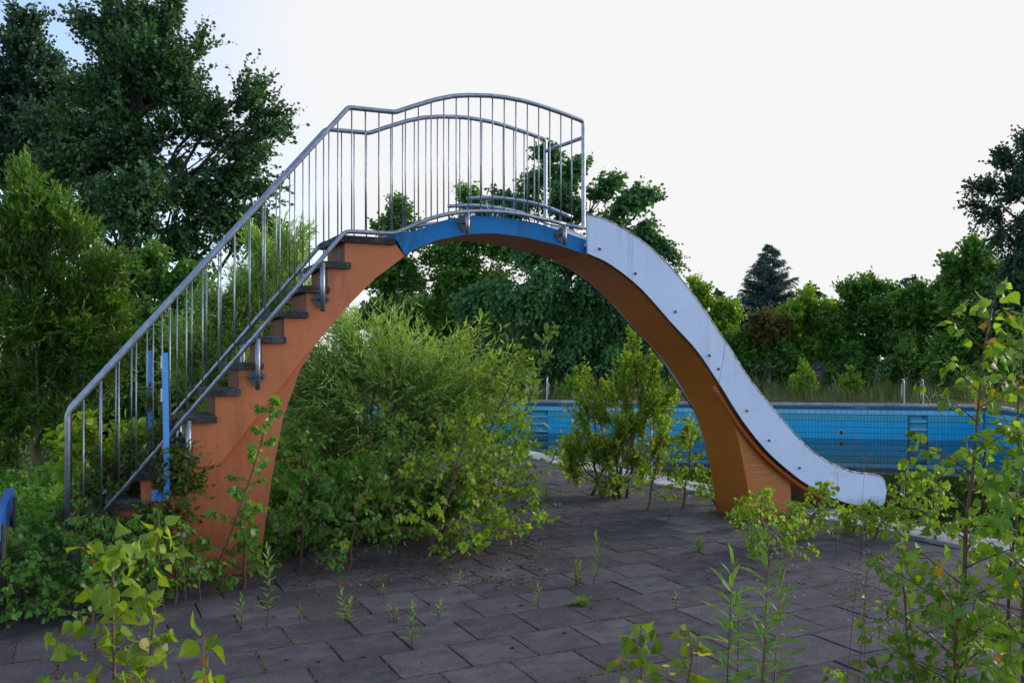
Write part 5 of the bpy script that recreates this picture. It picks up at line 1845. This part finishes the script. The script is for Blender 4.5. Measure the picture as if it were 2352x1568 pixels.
# tall foreground weeds (goldenrod-like) bottom right of centre
def tall_weed(label, x, D, ytop, n=34, size=.075, lean=0.0):
    n, size = int(n * 1.5), size * 1.35
    b = foot(x, D)
    root = empty("goldenrod", b)
    tag(root, label, "weed")
    b = np.array(b)
    h = EYE + (824 - ytop) / FPX * D
    tp = b + np.array((0, 0, h)) + c2w(lean, 0)
    mid_ = (b + tp) / 2 + np.append(rng.normal(size=2) * .02, 0)
    mb = MB()
    t_a = np.linspace(0, 1, 8)[:, None]
    pth = b * (1 - t_a) ** 2 + 2 * mid_ * t_a * (1 - t_a) + tp * t_a * t_a
    mb.tube(list(pth), [.004 - .003 * k / 7 for k in range(8)], 6)
    mb.build("stem", M['red_stem'], root)
    me = np_mesh("leaf", np.array([(0, 0, 0), (-.09, .25, .02), (-.085, .6, .02), (0, 1.0, -.12), (.085, .6, .02), (.09, .25, .02), (0, .4, -.015)]),
                 np.array([(6, 0, 1), (6, 1, 2), (6, 2, 3), (6, 3, 4), (6, 4, 5), (6, 5, 0)]))
    me.materials.append(M['weed'])
    from mathutils import Matrix
    for i in range(n):
        t = .12 + .88 * i / (n - 1)
        p = b * (1 - t) ** 2 + 2 * mid_ * t * (1 - t) + tp * t * t
        az = i * 2.4 + rng.random() * .4
        el = .45 + rng.normal() * .12 + 1.0 * max(0, t - .86) / .14
        a = Vector((math.cos(az) * math.cos(el), math.sin(az) * math.cos(el), math.sin(el)))
        x_ = a.cross(Vector((0, 0, 1))).normalized()
        z_ = x_.cross(a)
        sz = size * rng.uniform(.7, 1.15) * (1.0 if t < .85 else 1.0 - (t - .85) * 2.6)
        o = bpy.data.objects.new("leaf", me)
        COL.objects.link(o)
        o.parent = root
        mt = Matrix(((x_[0], a[0], z_[0]), (x_[1], a[1], z_[1]), (x_[2], a[2], z_[2])))
        o.matrix_local = Matrix.Translation(Vector(p - b)) @ mt.to_4x4() @ Matrix.Scale(float(sz), 4)
tall_weed("tall narrow leaved weed with a bright top, left of its group", 1652, 2.55, 1290, 40, .080, .04)
tall_weed("tallest narrow leaved weed in the bottom right group", 1690, 2.45, 1262, 42, .085, .09)
tall_weed("shorter narrow leaved weed between the two tallest ones", 1680, 2.6, 1375, 30, .070, .02)
tall_weed("narrow leaved weed with bent tip at the right of its group", 1738, 2.5, 1345, 36, .075, .07)
tall_weed("pale slim weed behind the bent tipped one", 1745, 2.75, 1400, 30, .055, .02)

def seed_grass(label, x, D, ytop, lean, head=.10, nh=46, stalk='red_stem'):
    b = np.array(foot(x, D))
    root = empty("grass_stalk", b)
    tag(root, label, "grass stalk")
    h = EYE + (824 - ytop) / FPX * D
    tp = b + np.array((0, 0, h)) + c2w(lean, 0)
    mb = MB()
    mb.tube([b, (b + tp) / 2 + c2w(-lean * .25, 0), tp], [.0022, .0016, .0008], 5)
    O = []
    for k in range(12):
        p0 = b + (tp - b) * rng.uniform(.82, 1.0)
        e = p0 + unit(rng.normal(size=3) * np.array((1, 1, .5)) + np.array((0, 0, .5))) * rng.uniform(.3, 1) * head
        mb.tube([p0, e], [.0006, .0004], 3)
        for j in range(5):
            O.append(p0 + (e - p0) * rng.uniform(.5, 1.1) + rng.normal(size=3) * .008)
    mb.build("stalk", M[stalk], root)
    O = np.array(O)
    V, F = leaf_arrays(*T_QUAD, O, rng.normal(size=O.shape), rng.normal(size=O.shape), rng.uniform(.005, .010, len(O)))
    tag(link("seed_head", np_mesh("seed_head", V, F), M['seed'], root), kind='stuff')
seed_grass("dark red stalk with an airy seed head, leftmost of the three by the right birch", 1925, 2.6, 1290, .06)
seed_grass("dark red stalk with seed head in the middle of the three by the right birch", 1955, 2.65, 1300, .05)
seed_grass("straight dark stalk nearest the right foreground birch", 1980, 2.5, 1330, .01)
seed_grass("straw coloured stalk rising alone right of the tall weeds", 1790, 2.5, 1250, .01, stalk='straw')
seed_grass("short straw stalk with pale head beside the tall weeds", 1765, 2.4, 1370, .03, stalk='straw')
seed_grass("pale seed head stalk leaning among the tall weeds", 1725, 2.4, 1315, .05, stalk='twig_green')
seed_grass("pale airy stalk in front of the water by the chute end", 1975, 6.8, 1045, .05, .10)
seed_grass("airy brown stalk above the lower chute", 1920, 6.9, 1060, .02, .12)

# ragwort with yellow flowers
rb = np.array(foot(1600, 2.3))
rg_ = empty("ragwort", rb)
tag(rg_, "small plant with bright yellow flowers left of the tall weeds", "flower")
mb = MB()
heads = [at(1585, 1482, 2.3), at(1600, 1497, 2.3), at(1612, 1503, 2.32), at(1625, 1500, 2.28), at(1530, 1528, 2.3), at(1545, 1545, 2.3)]
for p in heads:
    mb.tube([rb + np.array((0, 0, .1)), (rb + p) / 2 + rng.normal(size=3) * .01, p], [.0018, .0014, .0009], 5)
mb.tube([rb, rb + np.array((0, 0, .12))], .003, 6)
mb.build("stem", M['twig_green'], rg_)
for p in heads:
    n = 13
    az = np.arange(n) * 2 * math.pi / n
    tilt = rng.normal(size=3) * .5
    A = np.stack((np.cos(az), np.sin(az), np.zeros(n)), axis=1) + tilt * .3
    V, F = leaf_arrays(*T_OVAL, np.repeat(p[None], n, 0), A, np.tile((0, 0, 1.0), (n, 1)), np.full(n, .011))
    tag(link("flower_head", np_mesh("flower_head", V, F), M['yellow'], rg_))

# ------------------------------------------------------------------ foreground birches
def at_pt(x, y, D):
    return at(x, y, D)
b = np.array(foot(230, 1.75))
sapling("foreground_birch", "close bright green birch sapling in the bottom left corner", "young birch", b, at(262, 1262, 1.75), 28, .33, .034, 'birch_near', per=11, leaf=T_NEAR, r=.006,
        individual=300, sub=2, hang=.6, t0=.42, up=.55, spread=.85, wood='twig', la=(.3, .5))
b = np.array(foot(360, 1.7))
sapling("foreground_birch", "second close birch shoot leaning up in front of the bright bottom left one", "young birch", np.array(foot(250, 1.72)), at(365, 1185, 1.9), 11, .15, .034, 'birch_near', per=7, leaf=T_NEAR, r=.004,
        individual=200, sub=1, hang=.5, t0=.60, up=.6, wood='twig', la=(.3, .5))
sapling("foreground_birch", "low close birch twigs right of the bottom left birch", "young birch", np.array(foot(400, 1.7)), at(470, 1452, 1.65), 13, .22, .037, 'birch_near', per=7, leaf=T_NEAR, r=.004,
        individual=200, sub=1, hang=.5, t0=.45, up=.5, wood='twig', la=(.3, .5))
sapling("foreground_birch", "close birch leaf spray cut off by the bottom edge left of centre", "young birch", np.array(foot(590, 1.6)), at(605, 1548, 1.6), 4, .10, .036, 'birch_near', per=5, leaf=T_NEAR, r=.003,
        individual=60, sub=0, hang=.5, t0=.7, up=.4, wood='twig', la=(.3, .5))
sapling("foreground_birch", "small birch at the bottom edge with round fresh leaves beside the yellow flowers", "young birch", np.array(foot(1490, 2.3)), at(1470, 1432, 2.3), 15, .20, .038, 'birch_near', per=7, leaf=T_NEAR, r=.004,
        individual=200, sub=1, hang=.5, t0=.5, up=.5, wood='twig', la=(.3, .5))
sapling("foreground_birch", "small birch twig right behind the yellow flowers at the bottom edge", "young birch", np.array(foot(1560, 2.25)), at(1580, 1438, 2.25), 11, .15, .034, 'birch_near', per=7, leaf=T_NEAR, r=.004,
        individual=200, sub=1, hang=.5, t0=.5, up=.5, wood='twig', la=(.3, .5))
sapling("foreground_birch", "tall close birch along the right edge with a red brown stem", "young birch", np.array(foot(2190, 2.75)), at(2282, 690, 2.75), 30, .58, .037, 'birch_near_green', per=15, leaf=T_NEAR, r=.011,
        individual=300, sub=3, hang=.55, t0=.22, up=.45, spread=.9, wood='twig', la=(.35, .5), bend=(-.06, .03, .0))
sapling("foreground_birch", "dense close birch filling the bottom right corner", "young birch", np.array(foot(2330, 2.6)), at(2370, 1000, 2.6), 38, .66, .037, 'birch_near_green', per=20, leaf=T_NEAR, r=.009,
        individual=300, sub=3, hang=.55, t0=.22, up=.4, wood='twig', la=(.35, .5))
sapling("foreground_birch", "close birch at the right edge whose leader rises beside the tall one", "young birch", np.array(foot(2290, 2.9)), at(2352, 730, 2.9), 22, .50, .036, 'birch_near_green', per=12, leaf=T_NEAR, r=.008,
        individual=200, sub=2, hang=.5, t0=.4, up=.6, spread=.8, wood='twig', la=(.35, .5))
sapling("foreground_birch", "close birch branch reaching left from the bottom right thicket", "young birch", np.array(foot(2160, 2.7)), at(2060, 1240, 2.9), 19, .42, .034, 'birch_near_green', per=12, leaf=T_NEAR, r=.007,
        individual=250, sub=2, hang=.55, t0=.3, up=.4, wood='twig', la=(.35, .5))

sapling("foreground_birch", "low leafy birch filling the gap under the tall right birch at the bottom edge", "young birch", np.array(foot(2200, 2.6)), at(2180, 1330, 2.6), 20, .45, .036, 'birch_near_green', per=13, leaf=T_NEAR, r=.006,
        individual=200, sub=3, hang=.55, t0=.3, up=.4, wood='twig', la=(.35, .5))
# ------------------------------------------------------------------ litter, moss, cones
PP, SSz = [], []
def mnoise(x, y):
    return .5 + .25 * math.sin(x * 3.1 + 1.7 * math.sin(y * 1.3)) + .25 * math.sin(y * 2.7 + 2.1 * math.sin(x * 1.9 + 1)) + random.uniform(-.25, .25)
for k in range(20000):                                # moss in the joints
    j = random.randint(-4, 14)
    y0 = 4.10 + j * PY
    if random.random() < .35:
        x = random.uniform(-.5, 6.3); y = y0 + random.gauss(0, .004)
    else:
        x = ROWOFF[j] + random.randint(-4, 12) * PX + random.gauss(0, .0025); y = y0 + random.uniform(0, PY)
    if x > cop_x(y) or mnoise(x, y) < .50:
        continue
    PP.append((x, y, -.004)); SSz.append(random.uniform(.008, .019))
PP = np.array(PP); SSz = np.array(SSz)
octa = (np.array([(1, 0, 0), (-1, 0, 0), (0, 1, 0), (0, -1, 0), (0, 0, .62), (.7, .7, .2), (-.7, .7, .2), (-.7, -.7, .2), (.7, -.7, .2)]) * .8,
        [(4, 0, 5), (4, 5, 2), (4, 2, 6), (4, 6, 1), (4, 1, 7), (4, 7, 3), (4, 3, 8), (4, 8, 0)])
Q = np.repeat(PP, 3, 0) + rng.normal(size=(len(PP) * 3, 3)) * np.array((.006, .006, .001))
mound = (np.array([(1, 0, 0), (0, 1, 0), (-1, 0, 0), (0, -1, 0), (.1, -.1, .75)]) * .8, [(0, 1, 4), (1, 2, 4), (2, 3, 4), (3, 0, 4)])
V, F = leaf_arrays(mound[0], mound[1], Q, unit(np.column_stack((rng.normal(size=(len(Q), 2)), np.zeros(len(Q))))), np.tile((0, 0, 1.0), (len(Q), 1)), np.repeat(SSz, 3) * rng.uniform(.5, 1.1, len(Q)))
tag(link("joint_moss", np_mesh("joint_moss", V, F), M['moss']), "brown moss and soil crumbs filling the joints of the paving", None, None, 'stuff')
PP = []
for k in range(2600):
    u = rng.random()
    if u < .35:
        x, y = 1.15 + rng.exponential(.05), rng.uniform(6.45, 7.2)
        if rng.random() < .5:
            x, y = rng.uniform(.3, 1.2), YN - rng.exponential(.05)
    elif u < .6:
        x, y = 5.90 - rng.exponential(.04), rng.uniform(6.55, 7.15)
        if rng.random() < .5:
            x, y = rng.uniform(5.9, 6.4), YN - rng.exponential(.04)
    else:
        x, y = in_pic(620, 1240, 1240, 1340)()
    PP.append((x, y, .001))
PP = np.array(PP)
V, F = leaf_arrays(mound[0] * np.array((1, 1, .5)), mound[1], PP, unit(np.column_stack((rng.normal(size=(len(PP), 2)), np.zeros(len(PP))))), np.tile((0, 0, 1.0), (len(PP), 1)), rng.uniform(.006, .022, len(PP)))
tag(link("soil_drift", np_mesh("soil_drift", V, F), M['moss']), "brown soil crumbs gathered round the slide's feet and below the big bush", None, None, 'stuff')
PP = []
for k in range(420):
    p = in_pic(500, 2300, 1110, 1560)()
    PP.append((p[0], p[1], .002))
PP = np.array([p for p in PP if p[0] < cop_x(p[1])])
V, F = leaf_arrays(octa[0] * np.array((1, 1, 1.3)), octa[1], PP, unit(np.column_stack((rng.normal(size=(len(PP), 2)), np.zeros(len(PP))))), np.tile((0, 0, 1.0), (len(PP), 1)), rng.uniform(.006, .019, len(PP)))
tag(link("small_cones", np_mesh("small_cones", V, F), M['pebble']), "dark alder cones and crumbs strewn on the slabs", None, None, 'stuff')
PP = np.array([(*in_pic(540, 1260, 1225, 1350)(), .006) for k in range(800)] + [(*in_pic(500, 2200, 1150, 1560)(), .006) for k in range(70)])
PP = np.array([p for p in PP if p[0] < 6.3])
V, F = leaf_arrays(*T_BIRCH, PP, unit(np.column_stack((rng.normal(size=(len(PP), 2)), rng.normal(size=len(PP)) * .12))), np.array((0, 0, 1.0)) + rng.normal(size=(len(PP), 3)) * .3, rng.uniform(.018, .04, len(PP)))
tag(link("fallen_leaves", np_mesh("fallen_leaves", V, F), M['litter']), "dry brown leaf litter on the paving around the big bush", None, None, 'stuff')
